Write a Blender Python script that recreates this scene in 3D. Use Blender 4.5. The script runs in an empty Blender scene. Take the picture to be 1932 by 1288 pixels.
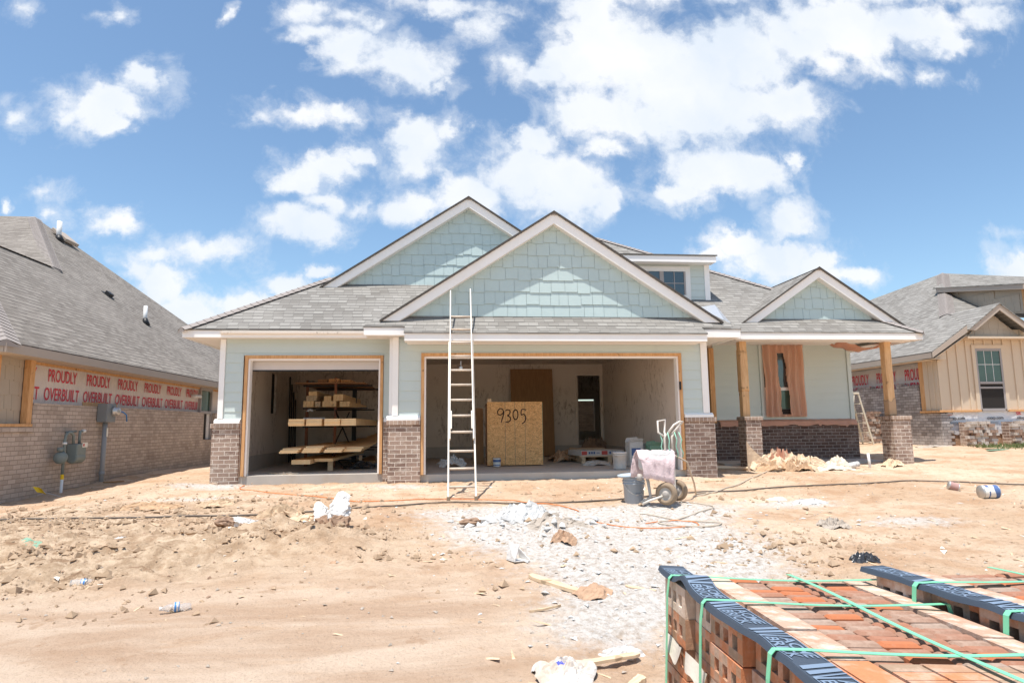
import bpy, math, random
import numpy as np
from mathutils import Vector, Matrix, noise as mnoise

# ------------------------------------------------------------------ camera, sky, sun, exposure
SC = bpy.context.scene
COL = SC.collection
cam_d = bpy.data.cameras.new("camera")
cam = bpy.data.objects.new("camera", cam_d)
COL.objects.link(cam)
PITCH, YAW, ROLL, CAMZ = 0.130588, 0.104468, -0.0116564, 0.877
cp, sp, cy_, sy_ = math.cos(PITCH), math.sin(PITCH), math.cos(YAW), math.sin(YAW)
FW = Vector((sy_ * cp, cy_ * cp, sp))
R0 = Vector((cy_, -sy_, 0))
U0 = R0.cross(FW)
RT = math.cos(ROLL) * R0 + math.sin(ROLL) * U0
UP = -math.sin(ROLL) * R0 + math.cos(ROLL) * U0
cam.matrix_world = Matrix(((RT.x, UP.x, -FW.x, 0), (RT.y, UP.y, -FW.y, 0), (RT.z, UP.z, -FW.z, CAMZ), (0, 0, 0, 1)))
cam_d.sensor_width = 36.0
cam_d.lens = 1203.0 / 1932.0 * 36.0
cam_d.clip_end = 2000
cam_d.clip_start = 0.05
SC.camera = cam

SUN = Vector((-0.165, -0.205, 1.0)).normalized()      # towards the sun
sd = bpy.data.lights.new("sun", 'SUN')
sd.energy = 4.6
sd.angle = math.radians(0.53)
sd.color = (1.0, 0.955, 0.89)
so = bpy.data.objects.new("sun", sd)
so.rotation_euler = (-SUN).to_track_quat('-Z', 'Y').to_euler()
so.location = (0, 0, 30)
COL.objects.link(so)

SKY_STRENGTH = 0.126
W = bpy.data.worlds.new("World")
SC.world = W
W.use_nodes = True
wt = W.node_tree
wt.nodes.clear()
wn = wt.nodes.new
wl = wt.links.new
sky = wn('ShaderNodeTexSky')
sky.sky_type = 'NISHITA'
sky.sun_disc = False
sky.sun_elevation = math.asin(SUN.z)
sky.sun_rotation = math.atan2(SUN.x, SUN.y)
sky.air_density = 1.0
sky.dust_density = 0.8
sky.ozone_density = 2.2


def wmath(op, a, b=None, c=None, clamp=False):
    n = wn('ShaderNodeMath')
    n.operation = op
    n.use_clamp = clamp
    for i, v in enumerate((a, b, c)):
        if v is None:
            continue
        if isinstance(v, (int, float)):
            n.inputs[i].default_value = v
        else:
            wl(v, n.inputs[i])
    return n.outputs[0]


def wvec(op, a, b=None, c=None, out=0):
    n = wn('ShaderNodeVectorMath')
    n.operation = op
    for i, v in enumerate((a, b, c)):
        if v is None:
            continue
        if isinstance(v, (tuple, list)):
            n.inputs[i].default_value = v
        else:
            wl(v, n.inputs[i])
    return n.outputs[out]


# cumulus clouds: each is a patch of sky directions (pixel centre and radii are turned into directions once)
def sky_uv(px, py):
    d = FW + RT * ((px - 966) / 1203.0) - UP * ((py - 644) / 1203.0)
    return d.x / d.y, d.z / d.y


CLOUDS = [  # px, py, rx, ry, weight
    (270, 150, 46, 34, 1), (215, 190, 78, 44, 1), (175, 212, 66, 40, .95), (205, 238, 46, 24, .9), (110, 190, 40, 34, .45),
    (35, 222, 46, 26, .55), (222, 36, 26, 20, .5), (422, 27, 15, 17, .6), (310, 150, 30, 40, .5), (40, 20, 30, 20, .35),
    (580, 20, 50, 40, .85), (590, 70, 56, 28, .85), (655, 95, 70, 42, 1), (745, 115, 95, 45, 1), (805, 132, 68, 40, .95), (835, 162, 32, 18, .8),
    (660, 40, 60, 30, .6), (850, 12, 120, 20, .75), (905, 55, 60, 36, .6), (960, 120, 44, 44, .55), (700, 40, 25, 18, .6),
    (570, 215, 95, 22, .55), (645, 218, 46, 26, .62), (500, 222, 50, 20, .45),
    (780, 262, 66, 46, 1), (778, 308, 66, 38, 1), (835, 245, 25, 22, .8),
    (560, 338, 70, 32, 1), (620, 312, 56, 30, 1), (665, 288, 44, 22, .85), (895, 240, 24, 12, .45),
    (545, 420, 66, 40, 1), (595, 425, 66, 30, 1), (625, 380, 60, 24, .6), (690, 390, 30, 26, .5),
    (212, 410, 54, 28, .9), (85, 362, 36, 18, .5), (90, 405, 30, 20, .5), (4, 384, 16, 14, .9),
    (290, 476, 90, 28, .62), (400, 466, 90, 26, .62), (300, 528, 62, 46, 1), (350, 590, 76, 44, 1), (430, 582, 32, 24, 1),
    (548, 530, 40, 22, 1), (600, 504, 32, 17, .9), (480, 572, 70, 26, .95), (260, 500, 50, 30, .7), (225, 490, 30, 20, .5),
    (780, 395, 74, 30, 1), (880, 372, 90, 50, 1), (985, 325, 90, 66, 1), (1080, 350, 104, 66, 1), (1005, 262, 46, 32, 1), (1150, 372, 44, 34, 1),
    (1120, 60, 80, 80, 1), (1030, 140, 66, 26, .85), (1090, 105, 90, 70, 1), (1190, 110, 130, 90, 1.05), (1130, 205, 112, 50, 1), (1210, 232, 140, 62, 1),
    (1310, 190, 190, 90, 1.1), (1390, 110, 120, 80, 1.1), (1480, 195, 92, 56, 1), (1330, 325, 100, 54, 1), (1290, 365, 66, 32, .95), (1420, 325, 80, 56, 1),
    (1500, 300, 22, 26, .9), (1500, 80, 100, 56, 1), (1600, 55, 130, 66, 1), (1720, 40, 130, 52, 1), (1850, 26, 64, 36, .85), (1790, 85, 74, 28, .85),
    (1180, -40, 260, 50, 1), (1700, -50, 260, 60, 1), (1150, 280, 60, 24, .85), (1560, 120, 60, 34, .75), (1660, 120, 50, 22, .55),
    (1480, 425, 58, 44, 1), (1405, 466, 76, 34, 1), (1470, 490, 110, 40, 1), (1540, 500, 50, 30, .95), (1605, 516, 50, 22, .95), (1345, 485, 40, 18, .9),
    (1920, 508, 52, 38, 1), (1905, 440, 30, 12, .35), (1760, 150, 40, 14, .4),
]
tc = wn('ShaderNodeTexCoord')
sep = wn('ShaderNodeSeparateXYZ')
wl(tc.outputs['Generated'], sep.inputs[0])
dy = wmath('MAXIMUM', sep.outputs[1], 0.04)
uu = wmath('DIVIDE', sep.outputs[0], dy)
vv = wmath('DIVIDE', sep.outputs[2], dy)
cmb = wn('ShaderNodeCombineXYZ')
wl(uu, cmb.inputs[0])
wl(vv, cmb.inputs[1])
uvp = cmb.outputs[0]


def wnoise(vec, scale, detail, rough=.55, color=False, dist=0.0):
    n = wn('ShaderNodeTexNoise')
    n.inputs['Scale'].default_value = scale
    n.inputs['Detail'].default_value = detail
    n.inputs['Roughness'].default_value = rough
    n.inputs['Distortion'].default_value = dist
    wl(vec, n.inputs['Vector'])
    return n.outputs['Color' if color else 'Fac']


warp = wvec('SUBTRACT', wnoise(uvp, 11.0, 10.0, .62, True), (.5, .5, .5))
uvw = wvec('MULTIPLY_ADD', warp, (.11, .09, 0), uvp)
acc = None
for px, py, rx, ry, wgt in CLOUDS:
    u, v = sky_uv(px, py)
    u2, _ = sky_uv(px + rx, py)
    _, v2 = sky_uv(px, py - ry)
    iu, iv = 1 / abs(u2 - u) / 1.25, 1 / abs(v2 - v) / 1.25
    q = wvec('MULTIPLY_ADD', uvw, (iu, iv, 0), (-u * iu, -v * iv, 0))
    ln = wvec('LENGTH', q, out=1)
    d1 = wmath('MULTIPLY_ADD', ln, -wgt, wgt)
    acc = d1 if acc is None else wmath('SMOOTH_MAX', acc, d1, 0.12)
n_mid = wnoise(uvw, 7.5, 12.0, .60)
n_fine = wnoise(uvp, 30.0, 10.0, .66)
dens = wmath('MULTIPLY_ADD', wmath('SUBTRACT', n_mid, .5), 1.3, acc)
dens = wmath('MULTIPLY_ADD', wmath('SUBTRACT', n_fine, .5), .75, dens)
mr = wn('ShaderNodeMapRange')
mr.interpolation_type = 'SMOOTHSTEP'
mr.inputs['From Min'].default_value = 0.03
mr.inputs['From Max'].default_value = 0.60
wl(dens, mr.inputs['Value'])
# behind the viewer: loose scattered clouds of the same kind
alln = wn('ShaderNodeMapRange')
alln.interpolation_type = 'SMOOTHSTEP'
alln.inputs['From Min'].default_value = .52
alln.inputs['From Max'].default_value = .68
wl(wnoise(tc.outputs['Generated'], 3.2, 8.0, .6), alln.inputs['Value'])
back = wmath('MULTIPLY', alln.outputs[0], wmath('LESS_THAN', sep.outputs[1], .05))
veil = wn('ShaderNodeMapRange')
veil.interpolation_type = 'SMOOTHSTEP'
veil.inputs['From Min'].default_value = -0.20
veil.inputs['From Max'].default_value = 0.55
veil.inputs['To Max'].default_value = 0.46
wl(wmath('MULTIPLY_ADD', wmath('SUBTRACT', wnoise(uvp, 15.0, 12.0, .68, dist=.6), .5), 1.5, dens), veil.inputs['Value'])
thick = wmath('MAXIMUM', mr.outputs[0], veil.outputs[0])
front = wmath('MULTIPLY', thick, wmath('GREATER_THAN', sep.outputs[1], .05))
cover = wmath('MULTIPLY', wmath('MAXIMUM', back, front), .96)
shade = wn('ShaderNodeMapRange')
shade.inputs['From Min'].default_value = .32
shade.inputs['From Max'].default_value = .72
wl(wnoise(uvw, 5.0, 5.0, .5), shade.inputs['Value'])
ccol = wn('ShaderNodeMixRGB')
ccol.inputs[1].default_value = (4.75, 5.2, 5.8, 1)
ccol.inputs[2].default_value = (6.2, 6.2, 6.25, 1)
wl(shade.outputs[0], ccol.inputs[0])
skyb = wn('ShaderNodeMixRGB')
skyb.blend_type = 'MULTIPLY'
skyb.inputs[0].default_value = 1
skyb.inputs[2].default_value = (.99, 1.075, 1.06, 1)
wl(sky.outputs[0], skyb.inputs[1])
smix = wn('ShaderNodeMixRGB')
wl(cover, smix.inputs[0])
wl(skyb.outputs[0], smix.inputs[1])
wl(ccol.outputs[0], smix.inputs[2])
bg = wn('ShaderNodeBackground')
bg.inputs['Strength'].default_value = SKY_STRENGTH
wl(smix.outputs[0], bg.inputs[0])
wo = wn('ShaderNodeOutputWorld')
wl(bg.outputs[0], wo.inputs[0])
W.cycles.sampling_method = 'MANUAL'
W.cycles.sample_map_resolution = 512

SC.view_settings.view_transform = 'Standard'
SC.view_settings.look = 'None'
SC.view_settings.gamma = 1.0
SC.view_settings.exposure = 0.47
SC.render.engine = 'CYCLES'
SC.cycles.max_bounces = 8
SC.cycles.diffuse_bounces = 5
SC.cycles.use_denoising = True
SC.cycles.sample_clamp_indirect = 8.0

# ------------------------------------------------------------------ materials
M = {}


class NT:
    def __init__(s, name):
        s.m = bpy.data.materials.new(name)
        s.m.use_nodes = True
        s.t = s.m.node_tree
        s.b = s.t.nodes['Principled BSDF']
        s.tc = None

    def n(s, t):
        return s.t.nodes.new(t)

    def l(s, a, b):
        s.t.links.new(a, b)

    def co(s, k='Object'):
        if s.tc is None:
            s.tc = s.n('ShaderNodeTexCoord')
        return s.tc.outputs[k]

    def put(s, v, sock):
        if isinstance(v, bpy.types.NodeSocket):
            s.l(v, sock)
        elif isinstance(v, (tuple, list)) and len(v) == 3 and sock.type == 'RGBA':
            sock.default_value = (*v, 1)
        else:
            sock.default_value = v

    def math(s, op, a, b=None, c=None, clamp=False):
        n = s.n('ShaderNodeMath')
        n.operation = op
        n.use_clamp = clamp
        for i, v in enumerate((a, b, c)):
            if v is not None:
                s.put(v, n.inputs[i])
        return n.outputs[0]

    def mapping(s, vec, scale=(1, 1, 1), rot=(0, 0, 0)):
        n = s.n('ShaderNodeMapping')
        n.inputs['Scale'].default_value = scale
        n.inputs['Rotation'].default_value = rot
        s.l(vec, n.inputs[0])
        return n.outputs[0]

    def noise(s, vec, scale, detail=3, rough=.55, out='Fac', dist=0):
        n = s.n('ShaderNodeTexNoise')
        n.inputs['Scale'].default_value = scale
        n.inputs['Detail'].default_value = detail
        n.inputs['Roughness'].default_value = rough
        n.inputs['Distortion'].default_value = dist
        s.l(vec, n.inputs['Vector'])
        return n.outputs[out]

    def ramp(s, fac, a, b, ca=0.0, cb=1.0, smooth=True):
        n = s.n('ShaderNodeMapRange')
        n.interpolation_type = 'SMOOTHSTEP' if smooth else 'LINEAR'
        s.put(fac, n.inputs[0])
        for i, v in enumerate((a, b, ca, cb)):
            n.inputs[1 + i].default_value = v
        return n.outputs[0]

    def mix(s, fac, a, b, mode='MIX'):
        n = s.n('ShaderNodeMixRGB')
        n.blend_type = mode
        s.put(fac, n.inputs[0])
        s.put(a, n.inputs[1])
        s.put(b, n.inputs[2])
        return n.outputs[0]

    def bump(s, h, strength=.3, dist=.01, prev=None):
        n = s.n('ShaderNodeBump')
        n.inputs['Strength'].default_value = strength
        n.inputs['Distance'].default_value = dist
        s.l(h, n.inputs['Height'])
        if prev is not None:
            s.l(prev, n.inputs['Normal'])
        return n.outputs[0]

    def done(s, col, rough=.7, nrm=None, spec=.35, metal=0):
        s.put(col, s.b.inputs['Base Color'])
        s.put(rough, s.b.inputs['Roughness'])
        s.b.inputs['Metallic'].default_value = metal
        s.b.inputs['Specular IOR Level'].default_value = spec
        if nrm is not None:
            s.l(nrm, s.b.inputs['Normal'])
        return s.m


def sc(c, k):
    return tuple(min(1, x * k) for x in c)


def pbr(name, col, rough=.7, var=.12, vs=3.0, bump=.15, bs=60, spec=.3, metal=0, dirt=None, dcol=(.45, .33, .22), bd=.004):
    s = NT(name)
    co = s.co()
    c = s.mix(s.noise(co, vs, 4), sc(col, 1 - var), sc(col, 1 + var))
    if dirt:
        c = s.mix(s.math('MULTIPLY', s.ramp(s.noise(co, 2.3, 6, .65), .5, .75), dirt), c, dcol)
    nr = s.bump(s.noise(co, bs, 3), bump, bd) if bump else None
    M[name] = s.done(c, rough, nr, spec, metal)
    return M[name]


def wood(name, col, dark, stretch=(14, 14, 1.2), rough=.7, knots=True):
    s = NT(name)
    co = s.co()
    v = s.mapping(co, stretch)
    g = s.noise(v, 3.0, 5, .6, dist=.6)
    c = s.mix(s.ramp(g, .3, .7), dark, col)
    if knots:
        k = s.noise(co, 7.0, 1, .3)
        c = s.mix(s.math('MULTIPLY', s.ramp(k, .70, .76), .7), c, sc(dark, .45))
    c = s.mix(s.math('MULTIPLY', s.noise(co, 1.3, 2), .25), c, sc(col, 1.15))
    M[name] = s.done(c, rough, s.bump(g, .12, .003), .25)
    return M[name]


def brickmat(name, c1, c2, mortar, smear=.0, smearcol=(.75, .70, .63), bw=.203, rh=.0785, ms=.012, offs=.5, dirt=0):
    s = NT(name)
    uv = s.co('UV')
    n = s.n('ShaderNodeTexBrick')
    n.offset = offs
    n.inputs['Color1'].default_value = (0, 0, 0, 1)
    n.inputs['Color2'].default_value = (1, 1, 1, 1)
    n.inputs['Mortar'].default_value = (.5, .5, .5, 1)
    n.inputs['Scale'].default_value = 1
    n.inputs['Mortar Size'].default_value = ms / 2
    n.inputs['Mortar Smooth'].default_value = .25
    n.inputs['Brick Width'].default_value = bw
    n.inputs['Row Height'].default_value = rh
    wob = s.mix(.012, uv, s.noise(uv, 6.0, 2, out='Color'), 'ADD')
    s.l(wob, n.inputs['Vector'])
    co = s.co()
    bc = s.mix(n.outputs['Color'], c1, c2)
    bc = s.mix(s.math('MULTIPLY', s.noise(co, 55, 4, .7), .55), bc, sc(c1, .55))
    bc = s.mix(s.math('MULTIPLY', s.ramp(s.noise(co, 2.0, 3), .45, .75), .35), bc, sc(c2, 1.25))
    if smear:
        sm_ = s.noise(s.mapping(co, (1, 1, 2.2)), 5.0, 8, .78)
        bc = s.mix(s.math('MULTIPLY', s.ramp(sm_, .50, .68), smear), bc, smearcol)
    mc = s.mix(s.noise(co, 30, 3), sc(mortar, .8), sc(mortar, 1.15))
    c = s.mix(n.outputs['Fac'], bc, mc)
    if dirt:
        c = s.mix(s.math('MULTIPLY', s.ramp(s.noise(co, 1.1, 6, .7), .48, .75), dirt), c, (.16, .11, .075))
    h = s.math('MULTIPLY_ADD', n.outputs['Fac'], -1.0, s.math('MULTIPLY', s.noise(co, 90, 3), .35))
    M[name] = s.done(c, .88, s.bump(h, .8, .008), .2)
    return M[name]


def shingles(name, lo, hi, edge):
    s = NT(name)
    sp_ = s.n('ShaderNodeSeparateXYZ')
    s.l(s.co('UV'), sp_.inputs[0])
    wobv = s.noise(s.co('UV'), 2.0, 2)
    v = s.math('DIVIDE', s.math('MULTIPLY_ADD', wobv, .02, sp_.outputs[1]), .142)
    row = s.math('FLOOR', v)
    fr = s.math('FRACT', v)
    wn1 = s.n('ShaderNodeTexWhiteNoise')
    wn1.noise_dimensions = '1D'
    s.l(row, wn1.inputs['W'])
    u = s.math('MULTIPLY_ADD', wn1.outputs[0], 5.0, s.math('DIVIDE', sp_.outputs[0], .19))
    tab = s.math('FLOOR', u)
    fu = s.math('FRACT', u)
    cb = s.n('ShaderNodeCombineXYZ')
    s.l(row, cb.inputs[0])
    s.l(tab, cb.inputs[1])
    w2 = s.n('ShaderNodeTexWhiteNoise')
    w2.noise_dimensions = '2D'
    s.l(cb.outputs[0], w2.inputs['Vector'])
    r = w2.outputs[0]
    c = s.mix(r, lo, hi)
    c = s.mix(s.math('MULTIPLY', s.noise(s.co('UV'), 140, 2), .6), c, sc(lo, .6))
    c = s.mix(s.math('MULTIPLY', s.ramp(s.noise(s.co('UV'), .55, 3), .4, .7), .25), c, sc(hi, 1.15))
    raised = s.math('GREATER_THAN', r, .42)
    thick = s.math('MULTIPLY_ADD', raised, .10, .07)
    line = s.math('LESS_THAN', fr, thick)
    vgap = s.math('MULTIPLY', s.math('LESS_THAN', fu, .05), s.math('LESS_THAN', fr, .9))
    dk = s.math('MAXIMUM', s.math('MULTIPLY', line, .85), s.math('MULTIPLY', vgap, .35))
    c = s.mix(dk, c, edge)
    h = s.math('ADD', s.math('MULTIPLY', s.math('SUBTRACT', 1.0, fr), .8), s.math('MULTIPLY', raised, .5))
    b1 = s.bump(h, .55, .012)
    b2 = s.bump(s.noise(s.co('UV'), 220, 2), .25, .003, b1)
    M[name] = s.done(c, .92, b2, .15)
    return M[name]


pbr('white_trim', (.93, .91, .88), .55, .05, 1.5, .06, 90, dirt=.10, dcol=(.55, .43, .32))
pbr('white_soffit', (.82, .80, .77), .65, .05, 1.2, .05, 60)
pbr('sage_siding', (.565, .635, .61), .55, .05, .9, .12, 160, dirt=.06, dcol=(.45, .42, .36))
pbr('sage_shake', (.50, .605, .595), .55, .08, 3.2, .25, 120)
pbr('shake_tan', (.46, .385, .30), .6, .08, 2.5, .2, 100)
pbr('batten_tan', (.64, .52, .39), .6, .05, 1.0, .1, 120)
pbr('taupe_trim', (.44, .365, .30), .55, .06, 1.5, .05, 60)
pbr('concrete', (.50, .46, .41), .85, .18, 2.5, .3, 50, dirt=.35)
pbr('dark_void', (.03, .026, .024), .9, .1, 2, 0)  # near-black colour standing in for the shade inside openings
pbr('black_steel', (.025, .025, .027), .45, .1, 4, .05)
pbr('grey_metal', (.22, .24, .25), .45, .08, 4, .04, metal=.0, dirt=.1)
pbr('meter_green', (.20, .235, .225), .5, .08, 6, .04)
pbr('pvc_white', (.75, .75, .74), .4, .04, 2, 0)
pbr('pvc_grey', (.30, .32, .34), .45, .05, 2, .03)
pbr('blue_wire', (.05, .22, .55), .4, .05, 2, 0)
pbr('yellow_flag', (.85, .55, .02), .5, .08, 8, .05)
pbr('rubber_dusty', (.30, .22, .15), .85, .25, 8, .4, 60)
pbr('hub_grey', (.42, .38, .34), .55, .15, 10, .2, 60, dirt=.3)
pbr('hose_black', (.11, .09, .075), .6, .2, 3, .1, dirt=.8)
pbr('hose_pale', (.52, .44, .35), .6, .12, 5, .05, dirt=.4)
pbr('cord_orange', (.72, .22, .06), .5, .1, 3, 0, dirt=.4)
pbr('grip_green', (.30, .58, .44), .45, .1, 6, .05)
pbr('cart_paint', (.66, .60, .53), .5, .12, 6, .1, dirt=.35)
pbr('cloth_pink', (.70, .55, .55), .85, .14, 6, .5, 45, bd=.02)
pbr('bucket_grey', (.33, .365, .41), .4, .05, 3, .05)
pbr('lid_grey', (.46, .54, .60), .4, .05, 3, .05)
pbr('paper_brown', (.50, .33, .20), .85, .2, 5, .6, 18, bd=.02)
pbr('paper_cream', (.70, .60, .48), .85, .15, 5, .6, 16, bd=.03, dirt=.3)
pbr('paper_tan', (.68, .52, .36), .85, .2, 5, .6, 16, bd=.03)
pbr('paper_white', (.64, .62, .59), .85, .14, 5, .6, 20, bd=.03, dirt=.45)
pbr('sack_brown', (.33, .215, .145), .85, .15, 5, .5, 18, bd=.02)
pbr('cardboard', (.52, .38, .25), .85, .12, 4, .2, 30)
pbr('plaster_white', (.56, .55, .53), .95, .08, 4, .5, 30, bd=.02)
pbr('rock_grey', (.42, .36, .30), .95, .25, 6, .7, 25, bd=.02)
pbr('rock_brown', (.45, .29, .19), .95, .25, 5, .7, 20, bd=.02)
pbr('clod_brown', (.42, .30, .20), .95, .22, 6, .5, 40, bd=.01)
pbr('tin_red', (.45, .27, .24), .45, .25, 8, .1, dirt=.5)
pbr('tin_steel', (.55, .54, .52), .35, .1, 6, .05, metal=.6)
pbr('label_blue', (.09, .15, .32), .5, .08, 6, .02)
pbr('label_cream', (.78, .75, .68), .5, .06, 6, .02)
pbr('label_red', (.55, .10, .08), .5, .05, 6, 0)
pbr('bag_black', (.03, .03, .033), .3, .2, 6, .5, 25, bd=.02, spec=.6)
pbr('strap_green', (.20, .60, .36), .35, .06, 10, .05, 80)
pbr('edge_strip', (.055, .072, .098), .55, .15, 6, .15, 40)
pbr('strip_print', (.185, .245, .33), .55, .12, 12, .05)
pbr('packing_paper', (.62, .55, .46), .85, .1, 6, .4, 24, bd=.01)
pbr('printed_red', (.62, .055, .085), .55, .05, 3, 0)
pbr('printed_grey', (.10, .10, .11), .6, .05, 3, 0)
pbr('spray_ink', (.055, .03, .045), .7, .15, 12, 0)
pbr('print_blue', (.08, .10, .45), .6, .1, 6, 0)
pbr('door_panel', (.62, .575, .55), .55, .04, 2, .06, 50)
pbr('rust_steel', (.22, .085, .045), .7, .25, 6, .2)
pbr('green_box', (.25, .42, .30), .7, .15, 6, .1)
pbr('ladder_alu', (.72, .66, .58), .5, .12, 9, .12, 60, dirt=.35, dcol=(.55, .38, .24))
pbr('ladder_rung', (.62, .52, .42), .6, .18, 16, .2, 60, dirt=.6, dcol=(.42, .25, .14))
pbr('step_cream', (.68, .62, .50), .5, .06, 5, .05)
pbr('muntin_white', (.75, .74, .72), .45, .03, 2, 0)
pbr('frame_grey', (.36, .33, .32), .5, .05, 2, 0)
pbr('grass_blade', (.13, .165, .06), .7, .35, 9, 0)
pbr('brick_grey_loose', (.56, .49, .43), .9, .35, 5, .3, 60)
pbr('brick_rust_loose', (.36, .24, .18), .9, .35, 5, .3, 60)
wood('cedar', (.70, .41, .20), (.52, .26, .10))
wood('post_fir', (.74, .49, .27), (.56, .31, .14))
wood('board_pine', (.92, .66, .38), (.80, .52, .25), (16, 1.2, 16))
wood('board_dark', (.40, .22, .12), (.28, .14, .07), (16, 1.2, 16))
wood('ply_brown', (.37, .215, .10), (.29, .16, .075), (8, 8, 1.0), knots=False)
wood('scrap_wood', (.72, .56, .38), (.55, .38, .23), (1.5, 14, 14))
brickmat('brick_brown', (.25, .165, .13), (.46, .335, .265), (.80, .70, .60), .75, smearcol=(.72, .64, .55))
brickmat('brick_cap', (.34, .23, .175), (.56, .42, .33), (.68, .59, .50), .4, bw=.0785, rh=.25, offs=0)
brickmat('brick_shaded', (.10, .062, .05), (.19, .125, .10), (.38, .335, .30), .22)  # house brick darkened, the porch shade put into its colour
brickmat('brick_tan', (.48, .385, .315), (.66, .545, .46), (.35, .28, .23), .0, dirt=.35)
brickmat('brick_grey', (.30, .265, .245), (.60, .55, .52), (.17, .145, .135), .25, smearcol=(.10, .085, .075), dirt=.2)
shingles('shingle_grey', (.205, .19, .172), (.36, .342, .315), (.05, .046, .043))
shingles('shingle_taupe', (.20, .175, .152), (.335, .30, .265), (.045, .039, .035))
pbr('ridge_cap', (.29, .255, .235), .92, .14, 5, .4, 90)
pbr('edge_dark', (.085, .075, .068), .85, .15, 6, .1)
pbr('metal_flashing', (.55, .57, .60), .35, .05, 3, 0, metal=.5)


def mk_drywall():
    s = NT('drywall')
    co = s.co()
    c = s.mix(s.noise(co, 1.2, 4), (.70, .615, .525), (.80, .71, .62))
    st = s.noise(s.mapping(co, (2.2, 2.2, .9)), 5.0, 8, .75, dist=.8)
    patch = s.ramp(s.noise(co, .9, 2), .45, .6)
    c = s.mix(s.math('MULTIPLY', s.math('MULTIPLY', s.ramp(st, .48, .64), patch), .8), c, (.34, .27, .21))
    M['drywall'] = s.done(c, .9, s.bump(st, .12, .004), .15)


def mk_osb():
    s = NT('osb')
    co = s.co()
    v = s.mapping(co, (1, 1, 1.7), (0, .5, 0))
    vo = s.n('ShaderNodeTexVoronoi')
    vo.inputs['Scale'].default_value = 34
    vo.inputs['Randomness'].default_value = 1
    s.l(s.mix(.25, v, s.noise(co, 12, 3, out='Color'), 'ADD'), vo.inputs['Vector'])
    w = s.n('ShaderNodeSeparateXYZ')
    s.l(vo.outputs['Color'], w.inputs[0])
    c = s.mix(w.outputs[0], (.62, .315, .12), (.90, .545, .245))
    c = s.mix(s.math('MULTIPLY', s.ramp(w.outputs[1], .72, .9), .7), c, (.36, .17, .06))
    c = s.mix(s.math('MULTIPLY', s.noise(co, 1.7, 3), .3), c, (.86, .56, .25))
    M['osb'] = s.done(c, .75, s.bump(w.outputs[0], .2, .004), .25)


def mk_glass():
    s = NT('window_glass')
    s.b.inputs['Base Color'].default_value = (.035, .055, .065, 1)
    s.b.inputs['Roughness'].default_value = .03
    s.b.inputs['Specular IOR Level'].default_value = .9
    s.b.inputs['Coat Weight'].default_value = .6
    s.b.inputs['Coat Roughness'].default_value = .02
    M['window_glass'] = s.m
    s = NT('green_glass')
    co = s.co()
    c = s.mix(s.noise(co, 2.0, 2), (.02, .055, .045), (.06, .13, .10))
    M['green_glass'] = s.done(c, .05, None, .8)
    s = NT('bottle_plastic')
    s.b.inputs['Base Color'].default_value = (.93, .95, .97, 1)
    s.b.inputs['Roughness'].default_value = .12
    s.b.inputs['Transmission Weight'].default_value = .82
    s.b.inputs['IOR'].default_value = 1.25
    M['bottle_plastic'] = s.m


def mk_film(name, col, trans, rough=.45):
    s = NT(name)
    co = s.co()
    c = s.mix(s.noise(s.mapping(co, (3, 3, .6)), 2.2, 5, .6), sc(col, .72), sc(col, 1.15))
    s.done(c, rough, s.bump(s.noise(s.mapping(co, (2.4, 2.4, .5)), 5, 4), .8, .02), .4)
    tr = s.n('ShaderNodeBsdfTranslucent')
    s.put(col, tr.inputs[0])
    mx = s.n('ShaderNodeMixShader')
    mx.inputs[0].default_value = trans
    s.l(s.b.outputs[0], mx.inputs[1])
    s.l(tr.outputs[0], mx.inputs[2])
    s.l(mx.outputs[0], s.t.nodes['Material Output'].inputs[0])
    M[name] = s.m


def mk_wrap():
    s = NT('house_wrap')
    co = s.co()
    c = s.mix(s.noise(s.mapping(co, (1, 1, 2)), 1.4, 4), (.60, .53, .49), (.72, .66, .62))
    M['house_wrap'] = s.done(c, .6, s.bump(s.noise(s.mapping(co, (1.6, 1.6, 1)), 2.5, 5, .6), .9, .04), .3)
    s = NT('house_wrap_white')
    c = s.mix(s.noise(co if False else s.co(), 1.4, 4), (.74, .74, .76), (.82, .82, .83))
    M['house_wrap_white'] = s.done(c, .5, s.bump(s.noise(s.mapping(s.co(), (1, 1, 2.5)), 4, 5, .6), .8, .03), .3)


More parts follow.
